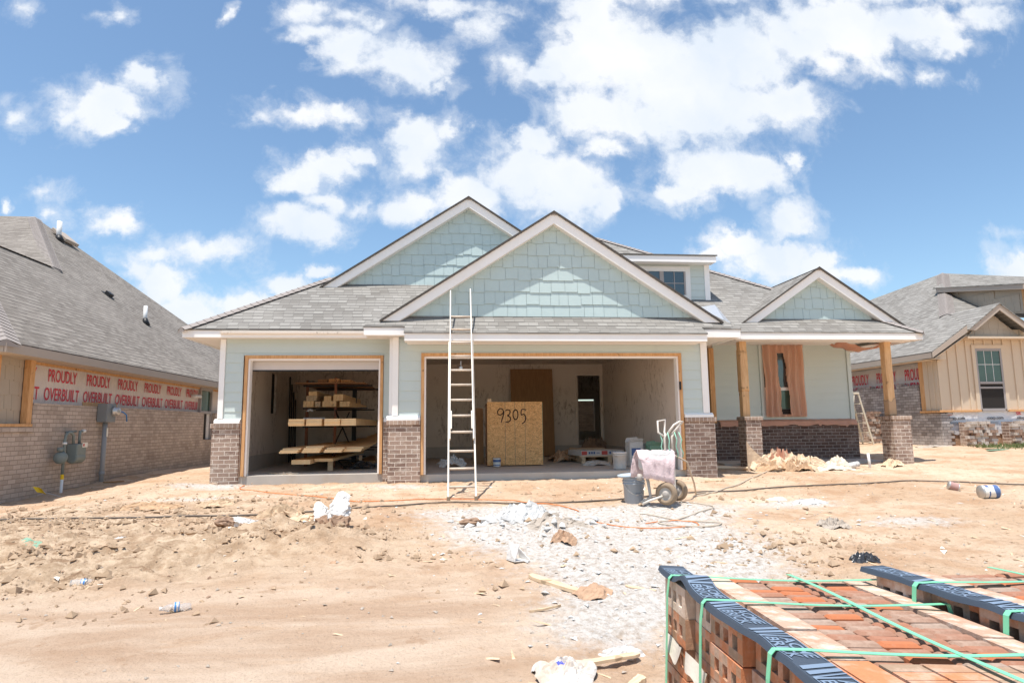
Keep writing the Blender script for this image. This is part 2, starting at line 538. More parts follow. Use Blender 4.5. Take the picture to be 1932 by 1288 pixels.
def mk_packbrick():
    s = NT('fired_brick')
    oi = s.n('ShaderNodeObjectInfo')
    co = s.co()
    geo = s.n('ShaderNodeNewGeometry')
    rr = s.math('FRACT', s.math('ADD', oi.outputs['Random'], geo.outputs['Random Per Island']))
    c = s.mix(s.ramp(rr, .35, .6), (.60, .235, .11), (.44, .265, .165))
    c = s.mix(s.ramp(rr, .72, .8), c, (.36, .26, .18))
    pale = s.ramp(s.noise(co, 9, 6, .7), .46, .66)
    c = s.mix(s.math('MULTIPLY', pale, .55), c, (.68, .50, .39))
    c = s.mix(s.math('MULTIPLY', s.noise(co, 120, 3), .4), c, (.24, .10, .05))
    M['fired_brick'] = s.done(c, .9, s.bump(s.noise(co, 70, 4), .5, .004), .2)
    s = NT('top_brick')
    oi = s.n('ShaderNodeObjectInfo')
    co = s.co()
    c = s.mix(s.ramp(oi.outputs['Random'], .2, .75), (.38, .175, .11), (.32, .21, .155))
    c = s.mix(s.ramp(oi.outputs['Random'], .22, .12), c, (.50, .165, .07))
    c = s.mix(s.ramp(oi.outputs['Random'], .86, .95), c, (.27, .21, .17))
    pn = s.math('ADD', s.noise(co, 12, 6, .7), s.math('MULTIPLY_ADD', oi.outputs['Random'], .22, -.11))
    c = s.mix(s.math('MULTIPLY', s.ramp(pn, .45, .66), .5), c, (.56, .42, .33))
    c = s.mix(s.math('MULTIPLY', s.noise(co, 120, 3), .4), c, (.26, .14, .09))
    M['top_brick'] = s.done(c, .9, s.bump(s.noise(co, 70, 4), .5, .004), .2)
    s = NT('brick_face')
    oi = s.n('ShaderNodeObjectInfo')
    co = s.co()
    c = s.mix(oi.outputs['Random'], (.44, .28, .20), (.60, .46, .355))
    c = s.mix(s.math('MULTIPLY', s.ramp(s.noise(co, 14, 6, .7), .42, .7), .75), c, (.78, .68, .58))
    c = s.mix(s.math('MULTIPLY', s.ramp(s.noise(co, 9, 3), .6, .7), .5), c, (.42, .18, .09))
    M['brick_face'] = s.done(c, .9, s.bump(s.noise(co, 80, 4), .5, .004), .2)


def mk_nylon():
    s = NT('nylon_print')
    co = s.co()
    sp_ = s.n('ShaderNodeSeparateXYZ')
    s.l(co, sp_.inputs[0])
    c = s.mix(s.ramp(s.noise(co, 5, 4), .35, .7), (.50, .42, .34), (.70, .68, .65))
    d = s.math('ADD', s.math('ABSOLUTE', s.math('ADD', sp_.outputs[0], .02)), s.math('MULTIPLY', s.math('ABSOLUTE', s.math('ADD', sp_.outputs[1], .01)), 1.6))
    k = s.math('MULTIPLY', s.math('LESS_THAN', d, .042), s.math('GREATER_THAN', s.noise(co, 40, 1), .48))
    c = s.mix(k, c, (.10, .12, .50))
    M['nylon_print'] = s.done(c, .6, s.bump(s.noise(co, 26, 4), .5, .012), .3)


mk_nylon()


def mk_ground():
    s = NT('sandy_soil')
    co = s.co()
    at = s.n('ShaderNodeAttribute')
    at.attribute_name = 'dust'
    dust = at.outputs['Fac']
    at2 = s.n('ShaderNodeAttribute')
    at2.attribute_name = 'rough'
    rg = at2.outputs['Fac']
    at3 = s.n('ShaderNodeAttribute')
    at3.attribute_name = 'silt'
    silt = at3.outputs['Fac']
    big = s.noise(co, .35, 5, .6)
    c = s.mix(s.ramp(big, .3, .7), (.53, .37, .245), (.70, .545, .405))
    mid = s.noise(co, 1.6, 6, .65)
    c = s.mix(s.math('MULTIPLY', s.ramp(mid, .44, .66), .7), c, (.46, .275, .16))
    fine = s.noise(co, 11, 6, .7)
    c = s.mix(s.math('MULTIPLY', s.ramp(fine, .48, .72), .55), c, (.30, .19, .12))
    # water-laid silt with pale streaks
    st = s.noise(s.mapping(co, (.35, 1.5, 1), (0, 0, -.12)), 1.7, 6, .6, dist=.5)
    sc1 = s.mix(s.ramp(st, .35, .65), (.475, .325, .225), (.66, .515, .395))
    sc1 = s.mix(s.math('MULTIPLY', s.ramp(s.noise(s.mapping(co, (.5, 2.6, 1), (0, 0, .1)), 2.4, 5, .6), .55, .72), .5), sc1, (.53, .345, .215))
    sc1 = s.mix(s.math('MULTIPLY', s.noise(co, 160, 2), .25), sc1, (.42, .29, .19))
    c = s.mix(silt, c, sc1)
    rc = s.mix(s.ramp(s.noise(co, 5, 6, .7), .35, .65), (.33, .22, .135), (.64, .49, .345))
    c = s.mix(s.math('MULTIPLY', rg, .8), c, rc)
    # dark streaks along the wheel ruts, painted as the shade of crevices in the crust
    crevice_shade = s.noise(s.mapping(co, (.9, 3.6, 1), (0, 0, .12)), 2.6, 8, .72, dist=.4)
    c = s.mix(s.math('MULTIPLY', s.math('MULTIPLY', s.ramp(crevice_shade, .54, .63), s.math('ADD', rg, .10, clamp=True)), .78), c, (.255, .155, .09))
    foot = s.noise(co, 3.1, 5, .7)
    c = s.mix(s.math('MULTIPLY', s.ramp(foot, .60, .68), .45), c, (.36, .215, .125))
    # spilt plaster and mortar dust
    dn = s.noise(co, 7, 8, .72)
    dm = s.ramp(s.math('ADD', s.math('MULTIPLY', dust, 1.25), s.math('MULTIPLY_ADD', dn, 1.3, -.65)), .20, .80)
    dc = s.mix(s.ramp(s.noise(co, 17, 7, .75), .33, .58), (.38, .32, .265), (.64, .615, .58))
    c = s.mix(s.math('MULTIPLY', dm, .88), c, dc)
    c = s.mix(s.math('MULTIPLY', s.ramp(s.noise(co, 60, 5, .75), .56, .68), .5), c, (.22, .145, .095))
    h1 = s.noise(co, 14, 7, .7)
    b = s.bump(h1, .75, .07)
    b = s.bump(s.noise(co, 75, 5, .75), .6, .012, b)
    M['sandy_soil'] = s.done(c, .97, b, .1)


mk_drywall(); mk_osb(); mk_glass(); mk_wrap(); mk_packbrick(); mk_ground()
mk_film('film_orange', (.97, .66, .50), .55)
mk_film('film_peach', (.85, .52, .37), .45)
mk_film('plastic_clear', (.80, .78, .74), .3)

# ------------------------------------------------------------------ mesh helpers
rng = random.Random(7)


class MB:
    def __init__(s):
        s.v, s.f = [], []

    def poly(s, pts):
        i = len(s.v)
        s.v += [tuple(p) for p in pts]
        s.f.append(tuple(range(i, i + len(pts))))

    def box(s, x0, x1, y0, y1, z0, z1, mat=None):
        i = len(s.v)
        vs = [(x0, y0, z0), (x1, y0, z0), (x1, y1, z0), (x0, y1, z0), (x0, y0, z1), (x1, y0, z1), (x1, y1, z1), (x0, y1, z1)]
        if mat is not None:
            vs = [tuple(mat @ Vector(v)) for v in vs]
        s.v += vs
        s.f += [tuple(i + k for k in q) for q in ((0, 3, 2, 1), (4, 5, 6, 7), (0, 1, 5, 4), (1, 2, 6, 5), (2, 3, 7, 6), (3, 0, 4, 7))]
        return s

    def prism(s, pts, d):
        """closed polygon pts (3-D) extruded by vector d"""
        n = len(pts)
        i = len(s.v)
        d = Vector(d)
        s.v += [tuple(p) for p in pts] + [tuple(Vector(p) + d) for p in pts]
        s.f.append(tuple(range(i, i + n)))
        s.f.append(tuple(range(i + 2 * n - 1, i + n - 1, -1)))
        for k in range(n):
            k2 = (k + 1) % n
            s.f.append((i + k2, i + k, i + n + k, i + n + k2))
        return s

    def tube(s, path, r, seg=8, cap=True):
        path = [Vector(p) for p in path]
        rs = r if isinstance(r, (list, tuple)) else [r] * len(path)
        i0 = len(s.v)
        prev = None
        for k, p in enumerate(path):
            t = (path[min(k + 1, len(path) - 1)] - path[max(k - 1, 0)])
            if t.length < 1e-9:
                t = Vector((0, 0, 1))
            t.normalize()
            if prev is None:
                a = Vector((0, 0, 1)) if abs(t.z) < .9 else Vector((1, 0, 0))
                n1 = t.cross(a).normalized()
            else:
                n1 = (prev - t * prev.dot(t))
                n1 = n1.normalized() if n1.length > 1e-6 else t.orthogonal().normalized()
            prev = n1
            n2 = t.cross(n1)
            for j in range(seg):
                a = 2 * math.pi * j / seg
                s.v.append(tuple(p + (n1 * math.cos(a) + n2 * math.sin(a)) * rs[k]))
        for k in range(len(path) - 1):
            for j in range(seg):
                j2 = (j + 1) % seg
                s.f.append((i0 + k * seg + j, i0 + k * seg + j2, i0 + (k + 1) * seg + j2, i0 + (k + 1) * seg + j))
        if cap:
            s.f.append(tuple(i0 + j for j in reversed(range(seg))))
            s.f.append(tuple(i0 + (len(path) - 1) * seg + j for j in range(seg)))
        return s

    def lathe(s, prof, seg=24, mat=None, closed=True):
        i0 = len(s.v)
        for r, z in prof:
            for j in range(seg):
                a = 2 * math.pi * j / seg
                p = Vector((r * math.cos(a), r * math.sin(a), z))
                s.v.append(tuple(mat @ p if mat is not None else p))
        for k in range(len(prof) - 1):
            for j in range(seg):
                j2 = (j + 1) % seg
                s.f.append((i0 + k * seg + j, i0 + k * seg + j2, i0 + (k + 1) * seg + j2, i0 + (k + 1) * seg + j))
        if closed:
            s.f.append(tuple(i0 + j for j in reversed(range(seg))))
            s.f.append(tuple(i0 + (len(prof) - 1) * seg + j for j in range(seg)))
        return s

    def grid(s, fn, nu, nv):
        """fn(a,b) with a,b in 0..1 -> point"""
        i0 = len(s.v)
        for a in range(nu + 1):
            for b in range(nv + 1):
                s.v.append(tuple(fn(a / nu, b / nv)))
        for a in range(nu):
            for b in range(nv):
                q = i0 + a * (nv + 1) + b
                s.f.append((q, q + nv + 1, q + nv + 2, q + 1))
        return s

    def mesh(s, name, mat, smooth=False):
        me = bpy.data.meshes.new(name)
        me.from_pydata(s.v, [], s.f)
        if mat is not None:
            me.materials.append(M[mat] if isinstance(mat, str) else mat)
        autouv(me)
        if smooth:
            me.polygons.foreach_set('use_smooth', [True] * len(me.polygons))
        me.update()
        return me

    def obj(s, name, mat, parent=None, smooth=False, world=True, bevel=0, solid=0):
        o = bpy.data.objects.new(name, s.mesh(name, mat, smooth))
        COL.objects.link(o)
        if parent is not None:
            o.parent = parent
            if world:
                off = Vector((0, 0, 0))
                p = parent
                while p is not None:
                    off += p.location
                    p = p.parent
                o.location = -off
        if solid:
            m = o.modifiers.new('solid', 'SOLIDIFY')
            m.thickness = solid
        if bevel:
            m = o.modifiers.new('bevel', 'BEVEL')
            m.width = bevel
            m.segments = 2
            m.limit_method = 'ANGLE'
        return o


def autouv(me):
    """u along the horizontal of each face, v up its slope, both in metres"""
    uv = me.uv_layers.new(name='UVMap')
    data = np.zeros(len(me.loops) * 2, dtype=np.float32)
    for p in me.polygons:
        n = p.normal
        if abs(n.z) > .985:
            ua, va = Vector((1, 0, 0)), Vector((0, 1, 0))
        else:
            ua = Vector((-n.y, n.x, 0)).normalized()
            va = n.cross(ua)
        for li in p.loop_indices:
            c = me.vertices[me.loops[li].vertex_index].co
            data[2 * li] = c.dot(ua)
            data[2 * li + 1] = c.dot(va)
    uv.data.foreach_set('uv', data)


def tag(o, label, cat, group=None, kind=None):
    if label:
        o['label'] = label
    if cat:
        o['category'] = cat
    if group:
        o['group'] = group
    o['kind'] = kind or 'thing'
    return o


def thing(name, label, cat, loc=(0, 0, 0), rz=0, group=None):
    o = bpy.data.objects.new(name, None)
    o.empty_display_size = .1
    COL.objects.link(o)
    o.location = loc
    o.rotation_euler = (0, 0, rz)
    return tag(o, label, cat, group)


def part_label(o, label):
    o['label'] = label
    return o


def clip_convex(poly, clip):
    """Sutherland-Hodgman in 2-D, clip is a counter-clockwise convex polygon"""
    out = list(poly)
    for k in range(len(clip)):
        a, b = clip[k], clip[(k + 1) % len(clip)]
        src, out = out, []
        for i in range(len(src)):
            p, q = src[i], src[(i + 1) % len(src)]
            sp_ = (b[0] - a[0]) * (p[1] - a[1]) - (b[1] - a[1]) * (p[0] - a[0])
            sq = (b[0] - a[0]) * (q[1] - a[1]) - (b[1] - a[1]) * (q[0] - a[0])
            if sp_ >= 0:
                out.append(p)
            if sp_ * sq < 0:
                t = sp_ / (sp_ - sq)
                out.append((p[0] + t * (q[0] - p[0]), p[1] + t * (q[1] - p[1])))
        if not out:
            return []
    return out


def lap(mb, x0, x1, z0, z1, Y, exp=.19, phase=0.0, lip=.016):
    """lap siding boards facing -Y"""
    k = math.floor((z0 - phase) / exp)
    while phase + k * exp < z1 - .002:
        a, b = max(z0, phase + k * exp), min(z1, phase + (k + 1) * exp)
        if b - a > .004:
            xs = [x0]
            q = x0 + 1.0 + 2.4 * abs(math.sin(k * 12.9898 + x0 * 7)) 
            while q < x1 - .4:
                xs.append(q)
                q += 3.0
            xs.append(x1)
            for xa, xb in zip(xs[:-1], xs[1:]):
                xb2 = xb - (.004 if xb < x1 else 0)
                dl = .0025 * math.sin(k * 5.1 + xa * 3)
                mb.poly([(xa, Y - lip - dl, a), (xb2, Y - lip + dl, a), (xb2, Y - .003, b), (xa, Y - .003, b)])
                mb.poly([(xa, Y, a), (xb2, Y, a), (xb2, Y - lip + dl, a), (xa, Y - lip - dl, a)])
        k += 1
    mb.box(x0, x1, Y, Y + .02, z0, z1)


def shakes(mb, tri, Y, row=.245, seed=1, wmin=.16, wmax=.31, z_base=None):
    """staggered shake panels clipped to a triangle given in (x, z), facing -Y"""
    r = random.Random(seed)
    xs = [p[0] for p in tri]
    zs = [p[1] for p in tri]
    z = min(zs) - .02 if z_base is None else z_base
    while z < max(zs):
        x = min(xs) - r.random() * .2
        stag = 0
        while x < max(xs):
            w = r.uniform(wmin, wmax)
            drop = (.022 if stag else 0) + r.uniform(-.003, .003)
            stag = (1 - stag) if r.random() < .75 else stag
            g = .0028
            pl = clip_convex([(x + g, z - drop), (x + w - g, z - drop), (x + w - g, z + row + .01), (x + g, z + row + .01)], tri)
            if len(pl) >= 3:
                pts = []
                for (px, pz) in pl:
                    t = (pz - (z - drop)) / (row + .03)
                    pts.append((px, Y - .006 - .016 * (1 - t), pz))
                mb.prism(pts, (0, .006, 0))
            x += w
        z += row
    mb.poly([(p[0], Y, p[1]) for p in tri])


_text_cache = {}


def text_polys(body, offset=0.0):
    key = (body, offset)
    if key not in _text_cache:
        cu = bpy.data.curves.new('lettering_curve', 'FONT')
        cu.body = body
        cu.offset = offset
        cu.resolution_u = 3
        o = bpy.data.objects.new('lettering_curve', cu)
        COL.objects.link(o)
        dg = bpy.context.evaluated_depsgraph_get()
        me = bpy.data.meshes.new_from_object(o.evaluated_get(dg))
        vs = [tuple(v.co) for v in me.vertices]
        fs = [tuple(p.vertices) for p in me.polygons]
        bpy.data.objects.remove(o)
        bpy.data.curves.remove(cu)
        bpy.data.meshes.remove(me)
        xs = [v[0] for v in vs]
        ys = [v[1] for v in vs]
        x0, x1, y0, y1 = min(xs), max(xs), min(ys), max(ys)
        vs = [((v[0] - x0) / (x1 - x0), (v[1] - y0) / (y1 - y0)) for v in vs]
        _text_cache[key] = (vs, fs)
    return _text_cache[key]


def add_text(mb, body, fn, offset=0.02, keep=None):
    """lettering spread over the unit square mapped by fn(a,b)"""
    vs, fs = text_polys(body, offset)
    i = len(mb.v)
    mb.v += [tuple(fn(a, b)) for a, b in vs]
    for f in fs:
        if keep is None or all(keep(vs[k]) for k in f):
            mb.f.append(tuple(i + k for k in f))


def lerp(a, b, t):
    return a + (b - a) * t


def smooth(x, a, b):
    t = np.clip((x - a) / (b - a), 0, 1)
    return t * t * (3 - 2 * t)


# ------------------------------------------------------------------ ground
def vnoise(x, y, seed):
    xi, yi = np.floor(x).astype(np.int64), np.floor(y).astype(np.int64)
    fx, fy = x - xi, y - yi
    fx, fy = fx * fx * (3 - 2 * fx), fy * fy * (3 - 2 * fy)

    def h(a, b):
        n = (a * 374761393 + b * 668265263 + seed * 1442695041) & 0xffffffff
        n = ((n ^ (n >> 13)) * 1274126177) & 0xffffffff
        return ((n ^ (n >> 16)) & 0xffff) / 65535.0
    return (h(xi, yi) * (1 - fx) + h(xi + 1, yi) * fx) * (1 - fy) + (h(xi, yi + 1) * (1 - fx) + h(xi + 1, yi + 1) * fx) * fy


def fbm(x, y, seed, octv=4, gain=.5):
    t, a, s = 0, 1.0, 0
    for o in range(octv):
        t = t + a * (vnoise(x * 2 ** o, y * 2 ** o, seed + o) - .5)
        s += a
        a *= gain
    return t / s * 2


def gauss(X, Y, x, y, rx, ry, rot=0):
    c, s_ = math.cos(rot), math.sin(rot)
    u, v = (X - x) * c + (Y - y) * s_, -(X - x) * s_ + (Y - y) * c
    return np.exp(-((u / rx) ** 2 + (v / ry) ** 2))


def masks(X, Y):
    rough = np.clip(gauss(X, Y, -3.9, 7.2, 1.9, 1.3, .15) * 1.3 + gauss(X, Y, -3.0, 6.2, .9, .5) + gauss(X, Y, -5.6, 8.6, 1.4, 1.2) + .7 * gauss(X, Y, -1.6, 6.9, 1.1, .8)
                    + .6 * gauss(X, Y, -3.4, 9.6, 1.2, .5) + .5 * gauss(X, Y, 3.2, 6.3, .8, .7) + .5 * gauss(X, Y, -4.9, 12, .7, 1.5), 0, 1)
    dust = np.clip(gauss(X, Y, 1.1, 7.4, 1.1, 1.0) * 1.1 + gauss(X, Y, 2.1, 6.5, 1.15, 1.5) + .9 * gauss(X, Y, 1.7, 5.3, .7, .8) + .75 * gauss(X, Y, 3.0, 8.2, .9, .6)
                   + .6 * gauss(X, Y, 4.8, 8.5, .7, .35) + .55 * gauss(X, Y, 5.4, 7.1, .8, .35) + .7 * gauss(X, Y, -4.1, 11.9, .8, .5) + .6 * gauss(X, Y, -.8, 11.4, .7, .35)
                   + .5 * gauss(X, Y, 8.2, 12, .6, .25) + .55 * gauss(X, Y, -3.6, 10.3, 1.0, .3) + .55 * gauss(X, Y, .3, 8.6, 1.0, .5) + .5 * gauss(X, Y, 1.0, 4.4, .5, .5), 0, 1)
    silt = np.clip(smooth(-Y, -6.6, -4.6) * smooth(-X, -1.6, .2), 0, 1)
    return rough, dust, silt


def base_h(X, Y):
    z = np.interp(Y, [-8, 1, 3, 4, 5, 7, 9.5, 12, 15, 25, 60], [-.85, -.72, -.58, -.5, -.42, -.29, -.2, -.13, -.05, 0.02, .05])
    z = z - .16 * smooth(-X, 4.6, 7) * smooth(Y, 7, 11) - .10 * smooth(-X, 6, 9) * smooth(Y, 12, 18)
    z = z + .24 * smooth(X, 9.5, 13) * smooth(Y, 11, 15.5)
    return z


def height(X, Y):
    rough, dust, silt = masks(X, Y)
    z = base_h(X, Y)
    near = 1 - smooth(Y, 16, 24)
    calm = 1 - .75 * silt
    z = z + near * calm * (.035 * fbm(X * .8, Y * .8, 3, 3) + .028 * fbm(X * 3.0, Y * 3.6, 11, 4, .62) + .016 * fbm(X * 8, Y * 8, 15, 3, .7))
    z = z + silt * .012 * fbm(X * .9, Y * 3.0, 21, 3)
    rid = 1 - np.abs(fbm(X * 1.1 + .4 * Y, Y * 2.6, 31, 4, .6))
    quiet = 1 - .85 * smooth(Y, 7.9, 8.5) * (1 - smooth(Y, 9.3, 10))
    rut = 1 - np.abs(fbm(X * .9, Y * 6.5, 61, 3, .6)) * 1.6
    z = z + rough * near * quiet * (.11 * (rid - .72) + .05 * fbm(X * 3.2, Y * 5, 37, 4, .65) + .05 * (rut - .6) + .035 * fbm(X * 11, Y * 13, 67, 3, .7))
    z = z + dust * near * .034 * fbm(X * 7, Y * 7, 41, 4, .72)
    # sand heap with the crushed sacks, ruts, plaster heap
    lump = 1 + .75 * fbm(X * 4.5, Y * 4.5, 51, 4, .62)
    z = z + (.17 * gauss(X, Y, -1.75, 7.05, .85, .55, .1) + .10 * gauss(X, Y, -1.2, 6.6, .5, .4)) * lump
    z = z + (.12 * gauss(X, Y, 1.0, 7.75, .34, .24) + .14 * gauss(X, Y, 1.2, 7.25, .3, .2) + .08 * gauss(X, Y, .45, 7.2, .4, .2)) * lump
    z = z + .08 * gauss(X, Y, -4.4, 7.0, .8, .3) * lump + .07 * gauss(X, Y, -3.0, 6.15, .9, .16, .12) * lump
    z = z - .05 * gauss(X, Y, -3.1, 8.0, 1.1, .12) - .05 * gauss(X, Y, -3.2, 7.5, 1.1, .12)
    # spoil banked against the neighbour's wall and pillar feet
    z = z + .10 * gauss(X, Y, -7.0, 16.5, .35, 2.5) * lump + .05 * gauss(X, Y, -4.6, 11.9, .5, .4) + .06 * gauss(X, Y, 5.6, 13.8, .4, .6)
    return z


def gz(x, y):
    return float(height(np.array([float(x)]), np.array([float(y)]))[0])


def build_ground():
    xs = np.concatenate([-np.geomspace(220, 9.2, 34), np.arange(-9, 11.01, .034), np.geomspace(11.2, 260, 40)])
    ys = [-40, -20, -10, -5, -2, 0, 1]
    y = 1.6
    while y < 17:
        ys.append(y)
        y += max(.022, .0024 * y * y * .45)
    ys += list(np.geomspace(17.3, 400, 42))
    ys = np.array(ys)
    X, Y = np.meshgrid(xs, ys)
    Z = height(X, Y)
    inside = (X > -4.15) & (X < 4.6) & (Y > 12.25)
    Z = np.where(inside, Z - .35, Z)
    inside2 = (X > -26) & (X < -7.5) & (Y > 11.3) & (Y < 36)
    Z = np.where(inside2, Z - .3, Z)
    nx, ny = len(xs), len(ys)
    co = np.stack([X, Y, Z], -1).reshape(-1, 3).astype(np.float32)
    a = (np.arange(ny - 1)[:, None] * nx + np.arange(nx - 1)[None, :]).reshape(-1)
    quads = np.stack([a, a + 1, a + nx + 1, a + nx], -1).astype(np.int32)
    me = bpy.data.meshes.new('ground')
    me.vertices.add(len(co))
    me.vertices.foreach_set('co', co.reshape(-1))
    me.loops.add(quads.size)
    me.loops.foreach_set('vertex_index', quads.reshape(-1))
    me.polygons.add(len(quads))
    me.polygons.foreach_set('loop_start', np.arange(0, quads.size, 4, dtype=np.int32))
    me.polygons.foreach_set('loop_total', np.full(len(quads), 4, dtype=np.int32))
    me.polygons.foreach_set('use_smooth', np.ones(len(quads), dtype=bool))
    me.update(calc_edges=True)
    r, d, s_ = masks(X, Y)
    for nm, arr in (('dust', d), ('rough', r), ('silt', s_)):
        at = me.attributes.new(nm, 'FLOAT', 'POINT')
        at.data.foreach_set('value', arr.reshape(-1).astype(np.float32))
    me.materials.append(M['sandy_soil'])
    o = bpy.data.objects.new('ground', me)
    COL.objects.link(o)
    o['kind'] = 'structure'


build_ground()


def scatter(name, n, fn, size, mat, seed, flat=.6, long=1.0):
    """thousands of small loose pieces as one mass"""
    r = np.random.RandomState(seed)
    base = np.array([(1, 0, 0), (-.5, .87, 0), (-.5, -.87, 0), (.2, .1, 1), (0, 0, -.6)])
    tri = np.array([(0, 1, 3), (1, 2, 3), (2, 0, 3), (1, 0, 4), (2, 1, 4), (0, 2, 4)])
    P = fn(r, n)
    Zs = height(P[:, 0], P[:, 1])
    n = len(P)
    s = size[0] * (size[1] / size[0]) ** (r.rand(n) ** 2.2)
    V = base[None] * (1 + .7 * (r.rand(n, 5, 3) - .5)) * s[:, None, None] * np.array([long, 1, flat])
    a = r.rand(n) * 6.283
    ca, sa = np.cos(a)[:, None], np.sin(a)[:, None]
    tl = (r.rand(n) - .5)[:, None] * .8
    x, y, z = V[..., 0], V[..., 1], V[..., 2]
    x, z = x + tl * z, z - tl * x
    V = np.stack([x * ca - y * sa + P[:, 0:1], x * sa + y * ca + P[:, 1:2], z + Zs[:, None] + s[:, None] * .2], -1).reshape(-1, 3)
    F = (tri[None] + (np.arange(n) * 5)[:, None, None]).reshape(-1, 3)
    me = bpy.data.meshes.new(name)
    me.from_pydata(V.tolist(), [], F.tolist())
    me.materials.append(M[mat])
    o = bpy.data.objects.new(name, me)
    COL.objects.link(o)
    o['kind'] = 'stuff'
    return o


def where(mask, k, lo=(-6, 2.6), hi=(9, 12)):
    def fn(r, n):
        X = r.uniform(lo[0], hi[0], n * 6)
        Y = lo[1] + (hi[1] - lo[1]) * r.rand(n * 6) ** 1.35
        m = masks(X, Y)[mask] if mask < 3 else np.ones_like(X) * .5
        q = .5 + .5 * fbm(X * 1.3, Y * 1.3, 77, 3)
        keep = r.rand(n * 6) < np.clip(m * k, 0, 1) * q * 1.4
        return np.stack([X[keep], Y[keep]], -1)[:n]
    return fn


def clustered(r, n):
    X = r.uniform(-6.5, 5.5, n * 9)
    Y = r.uniform(4.6, 11.5, n * 9)
    m = np.clip(masks(X, Y)[0] + .10, 0, 1)
    q = .5 + .5 * fbm(X * .9, Y * 4.2, 91, 4, .6)
    keep = (r.rand(n * 9) < m) & (q > .60)
    return np.stack([X[keep], Y[keep]], -1)[:n]


def heap_rubble(r, n):
    return np.stack([1.02 + r.randn(n) * .34, 7.55 + r.randn(n) * .26], -1)


scatter('crusted_soil', 3800, clustered, (.010, .060), 'clod_brown', 8, .75)
scatter('plaster_rubble', 420, heap_rubble, (.010, .075), 'plaster_white', 9, .6)
scatter('plaster_chips', 2600, where(1, .9), (.005, .038), 'plaster_white', 1, .35)
scatter('soil_clods', 4600, where(0, .9), (.005, .036), 'clod_brown', 2)
scatter('gravel', 2600, where(3, 1), (.004, .022), 'rock_grey', 3)
scatter('loose_soil', 2200, where(3, 1, (-7, 5), (12, 14)), (.006, .03), 'clod_brown', 4)

scatter('wood_splinters', 420, where(3, 1, (-6, 3), (9, 12.5)), (.006, .022), 'scrap_wood', 5, .35, 6.0)
scatter('paper_bits', 260, where(3, 1, (-6, 5), (9, 12.5)), (.008, .04), 'label_cream', 6, .12, 1.4)
scatter('dark_crumbs', 2600, where(0, 1), (.004, .022), 'sack_brown', 7, .7)

# ------------------------------------------------------------------ the house under construction
H = thing('house', 'single storey house with sage green siding, two open garage bays and two big front gables', 'house', (2, 12, 0))


def roof_slab(name, polys, mat, parent, th=.028, up=.0):
    mb = MB()
    for p in polys:
        mb.prism([(a, b, c + up) for a, b, c in p], (0, 0, -th))
    return mb.obj(name, mat, parent)


def cap_run(mb, a, b, w=.16, step=.145, lift=.02):
    """overlapping ridge or hip cap shingles from a (low) to b (high)"""
    a, b = Vector(a), Vector(b)
    L = (b - a).length
    t = (b - a).normalized()
    side = t.cross(Vector((0, 0, 1))).normalized()
    n = max(1, int(L / step))
    for k in range(n):
        p, q = a + t * (k * step), a + t * min(L, (k + 1.25) * step)
        up0, up1 = Vector((0, 0, lift + .014)), Vector((0, 0, lift))
        dn = Vector((0, 0, -w * .42))
        mb.poly([p + side * w + dn + up0, p + up0, q + up1, q + side * w + dn + up1])
        mb.poly([p + up0, p - side * w + dn + up0, q - side * w + dn + up1, q + up1])
        mb.poly([p + side * w + dn, p - side * w + dn, p + up0])


PH = .185
# --- walls with lap siding
mb = MB()
lap(mb, -.868, -.455, 1.07, 2.54, 12.0, PH, .98)
lap(mb, 4.575, 4.965, 1.07, 2.54, 12.0, PH, .98)
lap(mb, -.455, 4.575, 2.235, 2.54, 12.0, PH, .98)
lap(mb, -4.125, -3.80, 1.05, 2.60, 12.47, PH, 1.0)
lap(mb, -1.19, -.99, 1.05, 2.60, 12.47, PH, 1.0)
lap(mb, -3.80, -1.19, 2.245, 2.60, 12.47, PH, 1.0)
lap(mb, 6.62, 7.80, .93, 2.86, 15.2, .165, .93)
lap(mb, 8.96, 10.13, .93, 2.86, 15.2, .165, .93)
lap(mb, 7.80, 8.96, 2.80, 2.86, 15.2, .165, .93)
mb.box(7.80, 8.96, 15.19, 15.22, .93, .99)
lap(mb, 3.2, 6.30, 3.6, 4.70, 14.55, .165, 3.72)
# flank walls
for (x0, x1, y0, y1, z0, z1) in ((-4.22, -4.19, 12.5, 30, -.3, 2.62), (10.2, 10.24, 15.24, 28, -.3, 2.9), (5.06, 5.09, 12.03, 16.6, 1.0, 2.7), (6.45, 6.48, 15.25, 16.6, -.2, 2.9)):
    mb.box(x0, x1, y0, y1, z0, z1)
mb.obj('siding', 'sage_siding', H)
# sheathed wall cores behind the siding
mb = MB()
mb.box(-.99, -.455, 12.022, 12.14, -.1, 2.6)
mb.box(4.575, 5.055, 12.022, 12.14, -.1, 2.6)
mb.box(-.455, 4.575, 12.022, 12.14, 2.235, 2.6)
mb.box(-4.185, -3.80, 12.492, 12.62, -.1, 2.62)
mb.box(-1.19, -.99, 12.492, 12.62, -.1, 2.62)
mb.box(-3.80, -1.19, 12.492, 12.62, 2.245, 2.62)
mb.box(-1.05, -.99, 12.145, 12.49, -.1, 2.62)
mb.box(6.50, 7.82, 15.222, 15.3, -.1, 2.9)
mb.box(8.94, 10.19, 15.222, 15.3, -.1, 2.9)
mb.obj('wall_core', 'drywall', H)
